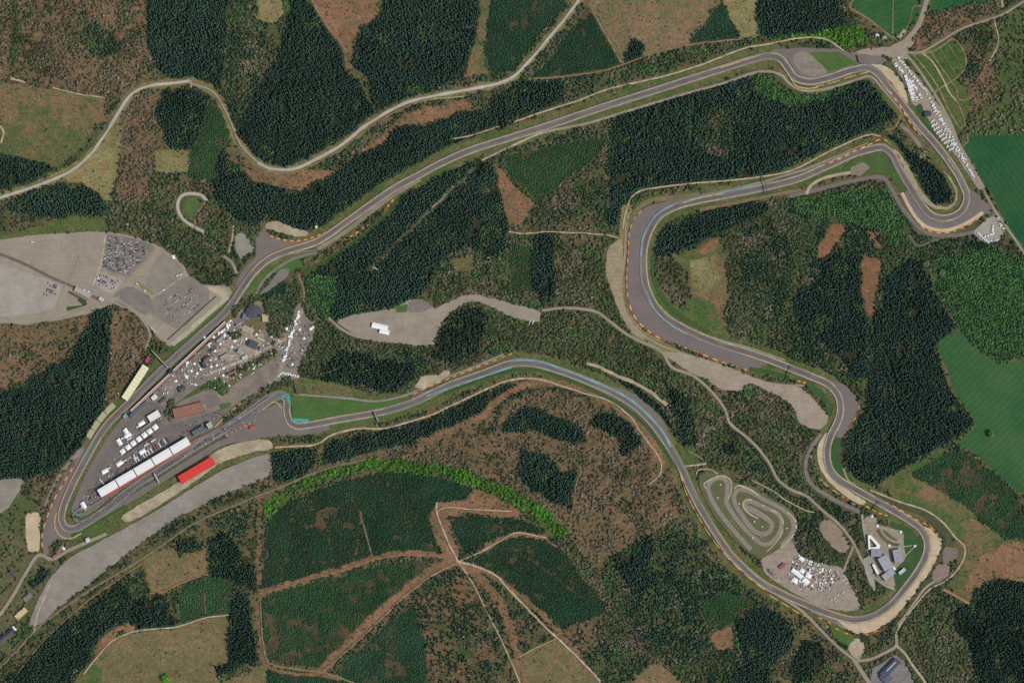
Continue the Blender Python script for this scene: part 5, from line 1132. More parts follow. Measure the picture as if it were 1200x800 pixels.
B = [
 ('hospitality_hall', 'dark glass hospitality hall at the foot of the old pit roof', 'building', 163, 480, 26, 4.4, 42, 8, flat_mat('bluegrey', (92,98,108), .1, .4), None, 0, 8, 2),
 ('control_kiosk', 'small teal roofed kiosk at the tip of the paddock', 'kiosk', 147, 488, 5, 4, 42, 7, M_green_r, None, 0, 0, 0),
 ('timing_house', 'dark square house under the footbridge end', 'building', 201, 436, 5, 4.4, 42, 10, flat_mat('inkroof', (62,66,76), .1, .4), None, 0, 0, 1),
 ('stand_house', 'magenta and grey house at the top of the cream stand', 'building', 173.5, 422, 7, 4.5, 57, 8, flat_mat('magenta_roof', (170,70,100), .15, .3), None, 0, 0, 1),
 ('white_hall', 'large square white hall in the middle of the paddock', 'hall', 180.8, 488, 14.5, 8.2, 31, 7, M_white, None, 0, 5, 0),
 ('white_hall', 'small square white hall beside the old pit roof', 'hall', 181, 466, 6.5, 5, 38, 6, M_white, None, 0, 2, 1),
 ('brick_terrace', 'wide brick red terrace building behind the paddock wall', 'building', 221, 481, 36, 12, 14, 6, M_brick, M_brown, 0, 10, 4),
 ('brick_house', 'brown roofed house with green courtyard', 'house', 243, 421, 10, 5, 38, 7, M_brown, None, 2.5, 0, 0),
 ('brick_house', 'short wing left of the green courtyard', 'house', 239.5, 428, 8, 3.6, -55, 6.5, M_slate, None, 2, 0, 0),
 ('dark_villa', 'small dark roofed villa in the middle of the paddock', 'house', 214, 456, 8, 6.5, 20, 7, M_slate, None, 3, 0, 1),
 ('hotel_house', 'dark roofed hotel with white chimneys', 'house', 297, 404, 11, 8.5, -25, 9, M_slate, None, 3.5, 0, 2),
 ('green_house', 'grey green roofed house left of the hotel', 'house', 281, 413, 6, 5, -40, 7, M_green_r, None, 2, 0, 0),
 ('long_shed', 'brown shed on the grassy paddock bank', 'shed', 272, 437, 12, 2.6, 25, 4, M_brick, None, 1.2, 0, 0),
 ('long_shed', 'dark shed at the edge of the hotel garden', 'shed', 306, 398, 10, 2, -25, 4, flat_mat('paleroof', (190,178,152)), None, 1, 0, 0),
 ('forest_cottage', 'grey forest cottage above the cream stand', 'house', 156, 418, 6, 3.5, 88, 6, flat_mat('bgrey', (104,106,116), .1, .5), None, 2, 0, 0),
 ('pavilion', 'black roofed pavilion beside the caravan ground', 'pavilion', 1087, 134.5, 8, 5.6, 18, 6, flat_mat('black_roof', (66,68,78), .08, .5), None, 0, 3, 1),
 ('school_hall', 'upper grey school hall under the white triangle', 'building', 1027, 648, 13, 9, -4, 9, flat_mat('school_grey', (150,150,152), .08, .4), None, 0, 6, 1),
 ('school_hall', 'biggest grey school hall with ribbed roof', 'building', 1037.5, 660, 17, 12, -60, 11, M_grey, None, 0, 9, 2),
 ('school_hall', 'right grey school hall by the green infield', 'building', 1052, 651.5, 15, 10.5, -78, 10, flat_mat('school_grey2', (158,156,160), .08, .4), None, 0, 4, 2),
 ('school_hall', 'lowest grey school hall with slanted end', 'building', 1041, 673.5, 15, 8, 38, 8, flat_mat('school_grey3', (162,164,166), .08, .4), None, 0, 4, 1),
 ('school_shed', 'white lean to shed left of the school halls', 'shed', 1026, 667, 13, 3, -62, 6, M_white, None, 0, 0, 0),
 ('school_shed', 'small white shed pair between school halls', 'shed', 1047, 665, 7, 2.6, -52, 5, M_white, None, 0, 0, 0),
 ('school_annex', 'pale annex right of the lowest school hall', 'shed', 1057, 669.5, 9, 4, 40, 5, M_lgrey, None, 0, 3, 0),
 ('restaurant', 'long dark building with white ridge at the bottom edge', 'building', 1043, 783, 27, 8, 45, 8, flat_mat('rest_roof', (78,82,96), .1, .4), None, 0, 0, 2),
 ('restaurant_wing', 'low dark wing running off the bottom edge', 'building', 1038, 794, 10, 12, 45, 6, flat_mat('rest_roof2', (92,98,116), .1, .4), None, 0, 3, 0),
 ('hairpin_house', 'brown roofed house with white gable at the hairpin', 'house', 69, 645, 9, 6, 52, 7, M_brown, None, 2.5, 0, 1),
 ('hairpin_house', 'white roofed annex at the hairpin house', 'house', 74, 642, 6, 3, -45, 5, M_white, None, 1.2, 0, 0),
 ('hairpin_shed', 'brown shed below the hairpin house', 'shed', 66, 651, 9, 4, 30, 4, flat_mat('mauve', (130,108,100), .1), None, 1.2, 0, 0),
 ('round_hut', 'small grey hut right of the hairpin', 'hut', 103, 632.5, 5, 5, 20, 5, M_lgrey, None, 2, 0, 0),
 ('tan_hall', 'tan flat roofed hall in the bottom left village', 'hall', 25, 719, 16, 6.5, 42, 5, M_tanr, None, 0, 3, 0),
 ('village_house', 'long dark roofed house at the bottom left edge', 'house', 6, 746, 24, 6, 38, 7, flat_mat('dk_blue_roof', (66,70,82), .1), None, 3, 0, 1),
 ('village_house', 'small grey house in the left village', 'house', 15, 671, 8, 5, -30, 6, M_slate, None, 2.5, 0, 1),
 ('village_house', 'grey flat shed between trees in the bottom left village', 'shed', 33, 700, 12, 6, 40, 4, flat_mat('tarroof', (126,118,108), .1), None, 0, 2, 0),
 ('village_house', 'white gabled end of the long dark house', 'house', 17, 736, 6, 2.6, -50, 6, M_white, None, 1, 0, 0),
 ('gate_hall', 'white and grey striped gate hall by the car parks', 'hall', 97, 343, 20, 6, -28, 5, flat_mat('stripe_grey', (172,166,156), .1), None, 0, 7, 0),
 ('gate_hall', 'dark low hall left of the striped gate hall', 'hall', 92, 348, 22, 2.4, -28, 4, flat_mat('dkolive', (86,84,70), .1), None, 0, 0, 0),
 ('gate_booth', 'pale booth on the gate road', 'kiosk', 119, 351, 6, 4, -35, 4, M_lgrey, None, 0, 2, 0),
 ('kart_clubhouse', 'kart clubhouse with grey roof beside the track', 'building', 905, 671, 9, 3, -42, 6, flat_mat('kartroof', (140,128,132), .1), None, 0, 2, 1),
 ('kart_clubhouse', 'small red roofed kart clubhouse', 'building', 917, 663, 8, 3.5, 40, 5, flat_mat('kartred', (176,84,76), .1), None, 0, 2, 1),
 ('farm_shed', 'white shed above the top chicane', 'shed', 1028, 42, 4, 3, 10, 4, M_white, None, 1, 0, 0),
 ('farm_shed', 'grey shed right of the white one above the chicane', 'shed', 1036, 45, 6, 4, 10, 4, M_grey, None, 1, 0, 0),
 ('gate_house', 'tan gate house above the top chicane junction', 'house', 1025, 58, 7, 3, 0, 4, flat_mat('gh', (150,130,110)), None, 1, 0, 0),
 ('marshal_house', 'dark marshal house in the downhill forest yard', 'building', 1072, 640, 3, 2, 30, 3, M_white, None, 0, 0, 0),
 ('pit_tower', 'green grey roofed hall right of the white garages', 'hall', 233, 505, 16, 6, 30, 8, flat_mat('teal_grey', (92,104,100), .15, .3), None, 0, 4, 1),
 ('pit_tower', 'pale tower block next to the green grey hall', 'building', 246, 499, 6, 6, 30, 12, flat_mat('palegreen', (178,190,172), .08), None, 0, 2, 1),
 ('chicane_stand', 'red and yellow striped hut at the chicane run off', 'hut', 297, 501, 8, 3, 10, 4, flat_mat('chred', (190,90,60), .2, .3), None, 0, 3, 0),
]
M_tanp = flat_mat('tan_court_roof', (176,162,138), .1, .4); M_wgrey = flat_mat('worn_grey_roof', (140,136,134), .14, .4)
B += [('paddock_house', 'long pale court roof below the round hall', 'house', 291, 387, 13, 7, -22, 6, M_tanp, None, 0, 4, 2),
 ('paddock_house', 'narrow grey roof left of the pale court roof', 'house', 281, 383, 9, 4, -22, 6, M_wgrey, None, 1.5, 0, 1),
 ('paddock_house', 'grey flat block right of the dark hotel', 'house', 308, 410, 7, 4.5, -25, 7, M_wgrey, None, 0, 2, 1),
 ('paddock_house', 'pale block between dark hotel and green roofed house', 'house', 287, 419, 7, 3.6, 30, 5, M_lgrey, None, 0, 2, 0),
 ('paddock_house', 'grey workshop roof below the old pit roof', 'house', 258, 397, 11, 3.4, 42, 5, M_wgrey, None, 1.2, 0, 0),
 ('paddock_house', 'slate workshop roof above the brick house', 'house', 250, 410, 9, 3.2, 42, 5, M_slate, None, 1.2, 0, 0),
 ('paddock_house', 'tan workshop roof right of the brick house', 'house', 263, 418, 10, 3.6, 30, 5, M_tanp, None, 0, 3, 0),
 ('paddock_house', 'small brown roof by the hotel road', 'house', 322, 403, 6, 4, 60, 6, M_brown, None, 2, 0, 0),
 ('paddock_house', 'sandy terrace roof right of the round hall', 'house', 311, 373, 7, 9, 0, 4, flat_mat('sand_terrace', (190,172,136), .1, .4), None, 0, 2, 0),
 ('paddock_house', 'dark shed row behind the small square hall', 'shed', 191, 469, 10, 2.6, 38, 4, M_slate, None, 0, 3, 0),
 ('paddock_house', 'grey shed row beside the seven tents', 'shed', 171, 500, 16, 2.0, 37, 4, M_wgrey, None, 0, 5, 0),
 ('paddock_house', 'long dark lorry shelter between tents and transporters', 'shed', 163, 522, 40, 1.6, 32, 4, M_dkwall, None, 0, 6, 0)]
for (nm, lab, cat, cx, cy, L_, W_, dg, h_, rm, wm, gb, sm, vt) in B:
    building(nm, lab, cat, cx, cy, L_, W_, dg, h_, rm, wm, gb, sm, True, vt)
# white stripe on restaurant roof
bm = bmesh.new(); box_bm(bm, 4, 1.5, 8.8, 34, 1.6, .3)
o = [x for x in COL.objects if x.get('label', '').startswith('long dark building with white ridge')][0]; link('ridge_light', mesh_from(bm, 'rl', M_white), o)
# round dark hall
e = empty('round_hall', (*W(298, 367), ground_z(298, 367))); tag(e, 'big round dark roofed hall behind the paddock', 'hall')
bm = bmesh.new(); k = 20; R0 = 10*S
ang_ = [2*math.pi*i/k for i in range(k)]
sh = [1.0 if -0.7 < math.sin(a_) else .8 for a_ in ang_]
lo = [bm.verts.new((math.cos(a_)*R0*.95*s_, math.sin(a_)*R0*.85*s_, 0)) for a_, s_ in zip(ang_, sh)]; hi = [bm.verts.new((v_.co.x, v_.co.y, 8)) for v_ in lo]
for i in range(k): bm.faces.new((lo[i], lo[(i+1) % k], hi[(i+1) % k], hi[i]))
link('wall', mesh_from(bm, 'w', M_wall), e)
bm = bmesh.new(); rim = [bm.verts.new((math.cos(a_)*R0*s_, math.sin(a_)*R0*.9*s_, 8)) for a_, s_ in zip(ang_, sh)]; mid = [bm.verts.new((v_.co.x*.35, v_.co.y*.35, 10.5)) for v_ in rim]
for i in range(k): bm.faces.new((rim[i], rim[(i+1) % k], mid[(i+1) % k], mid[i]))
bm.faces.new(mid); rf = link('roof', mesh_from(bm, 'r', flat_mat('round_slate', (80,80,88), .12, .3)), e)
bm = bmesh.new(); box_bm(bm, 13, -8, 9.6, 8, 6, 1.6, .3); link('skylight', mesh_from(bm, 's', M_glass), rf)
building('hall_annex', 'grey annex on the left of the round hall', 'building', 289, 372, 9, 7, -20, 6, flat_mat('annexroof', (120,118,118), .12), None, 0, 3, True, 1)
# white triangular school building (ring around a court)
e = empty('triangle_building', (*W(1022, 637), ground_z(1022, 637))); tag(e, 'white triangular building around a small court', 'building')
T3 = [(1016.5,627.5),(1020,627),(1031.5,639.5),(1030,643.5),(1017.5,644)]; I3 = [(1018.8,631.5),(1020,631.5),(1027,639.5),(1026.5,641),(1019.5,641.5)]
def loc3(p_, z_): a_ = W(*p_); b_ = W(1022, 637); return (a_[0]-b_[0], a_[1]-b_[1], z_)
bm = bmesh.new(); r_ = []
for pl, zz in ((T3, 0), (T3, 8), (I3, 8), (I3, 0)): r_.append([bm.verts.new(loc3(q, zz)) for q in pl])
for j, (a_, b_) in enumerate(zip(r_, r_[1:])):
    for i in range(5): bm.faces.new((a_[i], a_[(i+1) % 5], b_[(i+1) % 5], b_[i])).material_index = 1 if j == 1 else 0
link('wall', mesh_from(bm, 'w', M_wall, M_white), e)
bm = bmesh.new(); q1 = [bm.verts.new(loc3(q, 8.3)) for q in T3]; q2 = [bm.verts.new(loc3(q, 8.3)) for q in I3]
for i in range(5): bm.faces.new((q1[i], q1[(i+1) % 5], q2[(i+1) % 5], q2[i]))
link('roof', mesh_from(bm, 'r', M_white), e)
# bridges & gantries
def gantry(name, label, x0, y0, x1, y1, wd, h, m, cat='bridge'):
    a_ = np.array((x0, y0), float); b_ = np.array((x1, y1), float); c_ = (a_+b_)/2; l = np.linalg.norm(b_-a_)*S; rz = math.atan2(-(b_-a_)[1], (b_-a_)[0])
    e = empty(name, (*W(*c_), ground_z(*c_)-.3), rz); tag(e, label, cat)
    bm = bmesh.new(); box_bm(bm, 0, 0, h, l, wd, .8); link('deck', mesh_from(bm, 'd', m), e)
    for s_ in (-1, 1):
        bm = bmesh.new(); box_bm(bm, 0, s_*(wd/2-.1), h+1, l, .2, 1.2); link('railing', mesh_from(bm, 'r', M_metal), e)
        bm = bmesh.new(); box_bm(bm, s_*(l/2-1), 0, h/2-.2, 1.2, wd*.8, h-.4); link('pier', mesh_from(bm, 'p', M_dkwall), e)
gantry('footbridge', 'pale footbridge over the old pit straight', 178, 411, 197, 431, 3.5, 9, M_conc)
gantry('footbridge', 'footbridge crossing under the green wedge', 439, 483, 443.5, 494, 4.5, 9, M_pale)
gantry('footbridge', 'brown footbridge at the final chicane', 345, 447, 350, 463, 3.5, 8, M_brown)
gantry('start_gantry', 'white gantry over the start grid', 181, 555, 187, 566, 3, 9, M_white, 'gantry')
gantry('track_gantry', 'dark steel gantry over the return leg', 895, 208, 899, 229, 1.6, 9, M_slate, 'gantry')
gantry('track_gantry', 'dark steel gantry before the S bends', 927, 430, 922, 450, 1.6, 9, M_slate, 'gantry')
gantry('track_gantry', 'dark steel gantry after the S bends', 1031, 588, 1023, 600, 1.6, 9, M_slate, 'gantry')
gantry('service_bridge', 'small road bridge by the downhill chicane', 1006, 66, 1008, 74, 5, 6, M_brn)

# barriers: alternating red and yellow tyre blocks in low walls
def barrier(label, pts, w=1.0, seg=7.0, cols=(0, 1), h=1.1, name='tyre_barrier'):
    C = spline(pts, 1.0); L_ = np.concatenate([[0], np.cumsum(np.linalg.norm(np.diff(C, axis=0), axis=1))])
    A, B_ = sides(C, w); bm = bmesh.new(); z0 = 0
    zz = max(ground_z(*C[len(C)//2]), ground_z(*C[0]))
    for i in range(len(C)-1):
        mi = cols[int(L_[i]/seg) % len(cols)]
        q = [(A[i], A[i+1]), (B_[i], B_[i+1])]
        lo = [bm.verts.new((*W(*p_), zz)) for p_ in (A[i], A[i+1], B_[i+1], B_[i])]; up = [bm.verts.new((v_.co.x, v_.co.y, zz+h)) for v_ in lo]
        f = bm.faces.new(up); f.material_index = mi; f.normal_update()
        if f.normal.z < 0: f.normal_flip()
        for a_ in range(4): bm.faces.new((lo[a_], lo[(a_+1) % 4], up[(a_+1) % 4], up[a_])).material_index = mi
    tag(link(name, mesh_from(bm, 'tb', M_red, M_yel, M_line, M_white)), label, 'tyre barrier', 'red and yellow tyre barriers')
for pts, seg, cols, w, l in [
 ([(51,648),(49,630),(55,606),(65,582),(75,565),(88,543)], 6, (0, 1), 1.1, 'around the hairpin run off'),
 ([(66,601),(64,614),(69,626),(80,631),(95,625)], 5, (1, 1, 2), 1.0, 'on the outer edge of the tight hairpin'),
 ([(313,275),(330,281),(350,282),(368,278),(382,272)], 4, (0, 1), 1.2, 'at the top of the uphill run off'),
 ([(373,302),(400,284),(425,268),(445,252),(462,233)], 4, (0, 1), 1.4, 'below the climbing straight'),
 ([(843,80),(860,75),(890,65)], 5, (1, 2), 1.0, 'along the end of the long straight'),
 ([(926,92),(933,101),(945,104),(958,103)], 5, (1, 2), 1.1, 'inside the top chicane'),
 ([(955,102),(975,97),(1000,89),(1020,84)], 5, (1, 2, 0, 2), .9, 'below the top chicane'),
 ([(1042,107),(1055,125),(1065,142),(1077,158)], 5, (1, 0), 1.3, 'left of the downhill run'),
 ([(1038,90),(1055,112),(1072,134)], 6, (2, 0), .8, 'right of the downhill run'),
 ([(1110,186),(1120,200)], 5, (1, 2), .8, 'on the outer edge above the hairpin'),
 ([(1056,226),(1063,240),(1074,258),(1085,269),(1107,273),(1131,266),(1153,251)], 5, (0, 1), 1.1, 'around the upper right hairpin gravel'),
 ([(967,193),(985,186),(1000,178),(1018,170),(1033,163),(1040,166)], 5, (0, 1), 1.2, 'above the first return corner'),
 ([(1040,166),(1052,182),(1060,198)], 6, (2, 0), .9, 'inside the return corner'),
 ([(800,238),(825,231),(848,227)], 5, (1, 2), .9, 'above the return leg end'),
 ([(756,244),(744,255),(738,270),(736,300),(734,325),(736,352)], 5, (0, 1, 0, 2), .9, 'on the left of the double corner'),
 ([(736,352),(744,372),(760,388),(780,400),(810,410),(840,422),(878,435)], 6, (0, 1), 1.4, 'on the lower side of the double corner'),
 ([(999,451),(1005,462),(1007,475),(1002,490),(992,505)], 5, (0, 0, 1), 1.0, 'around the first S bend run off'),
 ([(950,533),(953,548),(965,565),(985,580),(1003,592)], 5, (1, 0, 1, 2), 1.2, 'inside the second S bend'),
 ([(1037,588),(1055,597),(1072,608),(1090,617),(1100,628)], 5, (1, 0), 1.0, 'outside the lower right corner entry'),
 ([(1015,593),(1028,600),(1040,604)], 4, (1, 0), 1.3, 'by the school entrance'),
 ([(935,446),(945,449)], 3, (1, 0), 1.4, 'at the end of the gravel lot'),
 ([(898,695),(920,708),(940,720),(955,725)], 5, (0, 2, 1), 1.0, 'below the last fast corner'),
 ([(955,723),(968,726),(978,735),(990,741),(1002,745),(1020,742),(1042,732)], 4, (0, 1, 0), 1.1, 'around the gravel trap tip'),
 ([(796,552),(805,580),(818,605),(838,636),(860,661),(885,683),(900,694)], 6, (2, 1, 0), .9, 'along the fast corners'),
 ([(480,464),(505,452),(535,440),(565,428),(600,414)], 5, (0, 1), 1.0, 'above the flat out bend'),
 ([(308,480),(322,471),(330,478)], 3, (1, 2), 1.0, 'in the chicane apex'),
 ([(262,512),(285,500),(300,492)], 3, (0, 2), .8, 'below the chicane exit')]:
    barrier('red and yellow tyre barrier '+l, pts, w, seg, cols)

# ================================================================== VEHICLES
TY = flat_mat('tyre_black', (40,40,42), .05)
def car_mesh(colr, nm):
    bm = bmesh.new(); mt = flat_mat('car_'+nm, colr, .03, .5, .35, .4)
    def loft(secs, mi):
        rings = []
        for x, w, z0, z1, wt in secs:
            rings.append([bm.verts.new((x, y, z_)) for y, z_ in ((-w/2, z0), (-w/2, (z0+z1)/2), (-wt/2, z1), (wt/2, z1), (w/2, (z0+z1)/2), (w/2, z0))])
        for a_, b_ in zip(rings, rings[1:]):
            for i in range(6): bm.faces.new((a_[i], b_[i], b_[(i+1) % 6], a_[(i+1) % 6])).material_index = mi
        bm.faces.new(rings[0]).material_index = mi; bm.faces.new(rings[-1][::-1]).material_index = mi
    loft([(-2.15, 1.6, .35, .8, 1.4), (-1.9, 1.8, .25, .95, 1.6), (-1, 1.82, .2, .98, 1.65), (.9, 1.82, .2, .98, 1.65), (1.7, 1.78, .22, .88, 1.55), (2.15, 1.55, .35, .7, 1.35)], 0)
    loft([(-1.7, 1.5, .95, 1.0, 1.3), (-1.15, 1.55, .95, 1.42, 1.2), (.1, 1.55, .95, 1.45, 1.22), (.95, 1.5, .95, 1.0, 1.3)], 1)
    box_bm(bm, -.5, 0, 1.47, 1.35, 1.2, .06, 0, 0)
    for x in (-1.35, 1.35):
        for y in (-.82, .82):
            k = 10; a_ = [bm.verts.new((x+math.cos(6.283*i/k)*.33, y-.1, .33+math.sin(6.283*i/k)*.33)) for i in range(k)]; b_ = [bm.verts.new((v_.co.x, y+.1, v_.co.z)) for v_ in a_]
            for i in range(k): bm.faces.new((a_[i], a_[(i+1) % k], b_[(i+1) % k], b_[i])).material_index = 2
            bm.faces.new(a_).material_index = 2; bm.faces.new(b_[::-1]).material_index = 2
    bmesh.ops.recalc_face_normals(bm, faces=bm.faces)
    return mesh_from(bm, 'car', mt, M_glass, TY)
CARC = {'white': (232,232,230), 'black': (40,42,46), 'dark grey': (76,78,84), 'silver': (164,168,172), 'red': (160,50,44), 'blue': (62,80,120)}
CARM = {k: car_mesh(v, k) for k, v in CARC.items()}
def wheels(bm, xs, y, r=.42, mi=2):
    for x in xs:
        for s_ in (-1, 1):
            k = 8; a_ = [bm.verts.new((x+math.cos(6.283*i/k)*r, s_*y-.12, r+math.sin(6.283*i/k)*r)) for i in range(k)]; b_ = [bm.verts.new((v_.co.x, v_.co.y+.24, v_.co.z)) for v_ in a_]
            for i in range(k): bm.faces.new((a_[i], a_[(i+1) % k], b_[(i+1) % k], b_[i])).material_index = mi
            bm.faces.new(a_).material_index = mi; bm.faces.new(b_[::-1]).material_index = mi
def motorhome_mesh():
    bm = bmesh.new(); box_bm(bm, -.5, 0, 1.75, 5.6, 2.35, 2.6, 0, 0); box_bm(bm, 2.9, 0, 1.2, 1.4, 2.1, 1.5, 0, 0); box_bm(bm, 2.65, 0, 2.35, .9, 2.2, 1.1, 0, 0)
    box_bm(bm, 3.0, 0, 1.75, 1.1, 1.95, .5, 0, 1); box_bm(bm, -1, 0, 3.12, .8, .8, .16, 0, 1); box_bm(bm, .9, .3, 3.14, .7, .7, .2, 0, 3)
    for s_ in (-1, 1):
        for x in (-2, 0): box_bm(bm, x, s_*1.18, 2.0, 1, .04, .6, 0, 1)
    wheels(bm, (-1.8, 2.5), 1.05); return mesh_from(bm, 'mh', flat_mat('motorhome_white', (240,238,232), .04, .5, .5), M_glass, TY, M_grey)
def caravan_mesh():
    bm = bmesh.new(); box_bm(bm, 0, 0, 1.55, 5.2, 2.25, 2.1, 0, 0); box_bm(bm, 2.7, 0, 1.4, .3, 2.0, 1.5, 0, 1); box_bm(bm, 3.4, 0, .55, 1.5, .12, .1, 0, 3); box_bm(bm, -.8, 0, 2.66, .7, .7, .14, 0, 1)
    for s_ in (-1, 1):
        for x in (-1.4, 1): box_bm(bm, x, s_*1.13, 1.8, 1, .04, .55, 0, 1)
    box_bm(bm, 0, -2.2, 2.15, 3.6, 2.1, .06, 0, 3)
    for x in (-1.7, 1.7): box_bm(bm, x, -3.15, 1.05, .06, .06, 2.1, 0, 3)
    wheels(bm, (-.2,), 1.0, .34); return mesh_from(bm, 'cv', flat_mat('caravan_white', (234,234,230), .04, .5, .5), M_glass, TY, flat_mat('awning', (198,196,188), .08))
def truck_mesh(colr=(238,238,236), nm='w'):
    bm = bmesh.new(); box_bm(bm, -1.5, 0, 2.5, 13.2, 2.5, 2.8, 0, 0); box_bm(bm, -1.5, 0, .95, 13.0, 1.0, .3, 0, 3); box_bm(bm, 6.5, 0, 1.9, 2.2, 2.45, 2.7, 0, 4); box_bm(bm, 7.62, 0, 2.4, .06, 2.1, 1.0, 0, 1); box_bm(bm, 6.0, 0, 3.45, 1.2, 2.2, .4, 0, 4)
    for x in (-5, -2, 1): box_bm(bm, x, 0, 3.93, .12, 2.4, .06, 0, 3)
    wheels(bm, (-6.4, -5.2, -4.0, 4.2, 6.7), 1.1, .5); return mesh_from(bm, 'tr', flat_mat('trailer_'+nm, colr, .04, .5, .5), M_glass, TY, M_grey, flat_mat('cab_'+nm, tuple(int(v*.9) for v in colr), .04))
def tent_mesh(l=10, w=10, h=3.0, pk=2.6, ridge=True):
    bm = bmesh.new(); hx, hy = l/2, w/2
    lo = [bm.verts.new(p_) for p_ in ((-hx, -hy, 0), (hx, -hy, 0), (hx, hy, 0), (-hx, hy, 0))]; up = [bm.verts.new((v_.co.x, v_.co.y, h)) for v_ in lo]
    for i in range(4): bm.faces.new((lo[i], lo[(i+1) % 4], up[(i+1) % 4], up[i])).material_index = 1
    ev = [bm.verts.new((v_.co.x*1.04, v_.co.y*1.04, h-.1)) for v_ in up]
    if ridge and l > w*1.3:
        a_, b_ = bm.verts.new((-hx+.3, 0, h+pk)), bm.verts.new((hx-.3, 0, h+pk))
        for f in ((ev[0], ev[1], b_, a_), (ev[2], ev[3], a_, b_), (ev[1], ev[2], b_), (ev[3], ev[0], a_)): bm.faces.new(f)
    else:
        t_ = bm.verts.new((0, 0, h+pk)); md = [bm.verts.new((v_.co.x*.45, v_.co.y*.45, h+pk*.38)) for v_ in up]
        for i in range(4): bm.faces.new((ev[i], ev[(i+1) % 4], md[(i+1) % 4], md[i])); bm.faces.new((md[i], md[(i+1) % 4], t_))
    return mesh_from(bm, 'tent', flat_mat('tent_roof', (242,240,234), .04, .4, .6), flat_mat('tent_side', (214,212,206), .04))
MH, CV, TR, TRR, TRB = motorhome_mesh(), caravan_mesh(), truck_mesh(), truck_mesh((176,60,52), 'r'), truck_mesh((70,80,110), 'b')
TENT10, TENT14, TENT6, TENTL = tent_mesh(13, 11), tent_mesh(18, 11), tent_mesh(6, 6, 2.4, 1.8), tent_mesh(26, 12, 3.4, 3)
def place(name, me, x, y, deg, label, cat, group, sc=1.0):
    o = link(name, me, None, (*W(x, y), ground_z(x, y)), math.radians(deg)); tag(o, label, cat, group)
    if sc != 1.0: o.scale = (sc, sc, sc)
    return o
NCAR = [0]
def inside(poly, x, y):
    ins = False; j = len(poly)-1
    for i in range(len(poly)):
        xi, yi = poly[i]; xj, yj = poly[j]
        if (yi > y) != (yj > y) and x < (xj-xi)*(y-yi)/(yj-yi)+xi: ins = not ins
        j = i
    return ins
def rows(poly, ax, rowgap, slot, deg, fill, where, jit=.15, w=(5, 4, 4, 3, 1, 1), double=True):
    """cars in parallel rows: ax = unit direction of a row (map), deg = heading of each car in degrees"""
    ax = np.array(ax, float); ax /= np.linalg.norm(ax); pr = np.array((-ax[1], ax[0])); P = np.array(poly, float); c0 = P.mean(0)
    ext = int(np.abs(P-c0).sum(1).max())+5; q = -ext
    while q < ext:
        for off in ((0, 2.5) if double else (0,)):
            s_ = -ext
            while s_ < ext:
                p_ = c0+pr*(q+off)+ax*s_; s_ += slot
                if NCAR[0] >= 300: return
                if inside(poly, *p_) and random.random() < fill:
                    k = random.choices(list(CARM), w)[0]; p2 = p_+(np.random.rand(2)-.5)*jit
                    place('parked_car', CARM[k], p2[0], p2[1], deg+random.uniform(-3, 3)+(180 if random.random() < .5 else 0), k+' car parked '+where, 'car', k+' cars parked '+where, 1.12); NCAR[0] += 1
        q += rowgap
np.random.seed(3)
rows([(124,276),(150,280),(176,288),(172,300),(156,313),(150,323),(120,314)], (.12, 1), 8.0, 1.55, 5, .66, 'in the packed dark car park')
rows([(119,319),(140,328),(132,341),(112,332)], (.8, .5), 6.0, 1.6, 60, .6, 'on the small pale square')
rows([(192,350),(222,336),(240,350),(212,382),(194,372)], (.75, -.65), 8.5, 1.7, 50, .34, 'in the half empty lot by the old pits')
rows([(55,328),(68,333),(64,350),(51,345)], (1, .35), 7, 1.8, 70, .75, 'on the pale field at the left')
rows([(160,362),(182,350),(184,356),(166,368)], (.8, -.55), 5, 1.7, 40, .6, 'below the dry grass island')
rows([(262,450),(290,434),(300,440),(270,458)], (.86, -.5), 6, 1.9, 60, .4, 'on the grassy paddock bank')
rows([(340,375),(366,382),(350,425),(338,425)], (.3, -1), 5, 1.9, 10, .38, 'along the hotel road')
rows([(200,515),(240,492),(236,500),(205,520)], (.86, -.5), 5, 1.9, 60, .4, 'behind the green grey hall', w=(1, 5, 4, 2, 1, 1))
rows([(118,560),(160,530),(150,552),(125,570)], (.86, -.5), 5, 1.9, 55, .45, 'behind the lower garages', w=(3, 5, 4, 2, 2, 1))
rows([(95,600),(110,580),(122,570),(118,590)], (.86, -.5), 5, 2.2, 55, .3, 'by the pit exit')
print('CARS', NCAR[0])
def line_of(name, me, a_, b_, n_, deg, label, cat, group, jit=.4, fill=1.0, sc=1.0):
    for i in range(n_):
        if random.random() > fill: continue
        t = i/max(1, n_-1); x = a_[0]+(b_[0]-a_[0])*t+random.uniform(-jit, jit); y = a_[1]+(b_[1]-a_[1])*t+random.uniform(-jit, jit)
        place(name, random.choice(me) if isinstance(me, list) else me, x, y, deg+random.uniform(-10, 10), label, cat, group, sc*random.uniform(.9, 1.12))
LB = 'white camper in the {} of the caravan ground'
line_of('camper', [MH, CV], (1051.5,67), (1087,110), 30, 40, LB.format('upper right row'), 'camper', 'campers upper row', .9, .85, 1.0)
line_of('camper', [MH, CV], (1089,114), (1136,198), 44, 25, LB.format('long lower right row'), 'camper', 'campers lower row', 1.3, .85, 1.0)
line_of('camper', [MH, CV], (1091,122), (1130,192), 34, 25, LB.format('long lower right row'), 'camper', 'campers lower row', 2.2, .8, 1.0)
line_of('camper', [MH, CV], (1049,75), (1057,85), 7, 35, LB.format('small top left group'), 'camper', 'campers top left', .8, 1, 1.2)
line_of('camper', [MH, CV], (1061,89), (1070,117), 22, 10, LB.format('row beside the gravel trap'), 'camper', 'campers by the gravel trap', .5, 1, 1.25)
line_of('camper', [MH, CV], (1065,92), (1074,117), 18, 25, LB.format('middle block'), 'camper', 'campers middle block', .9, .9, 1.1)
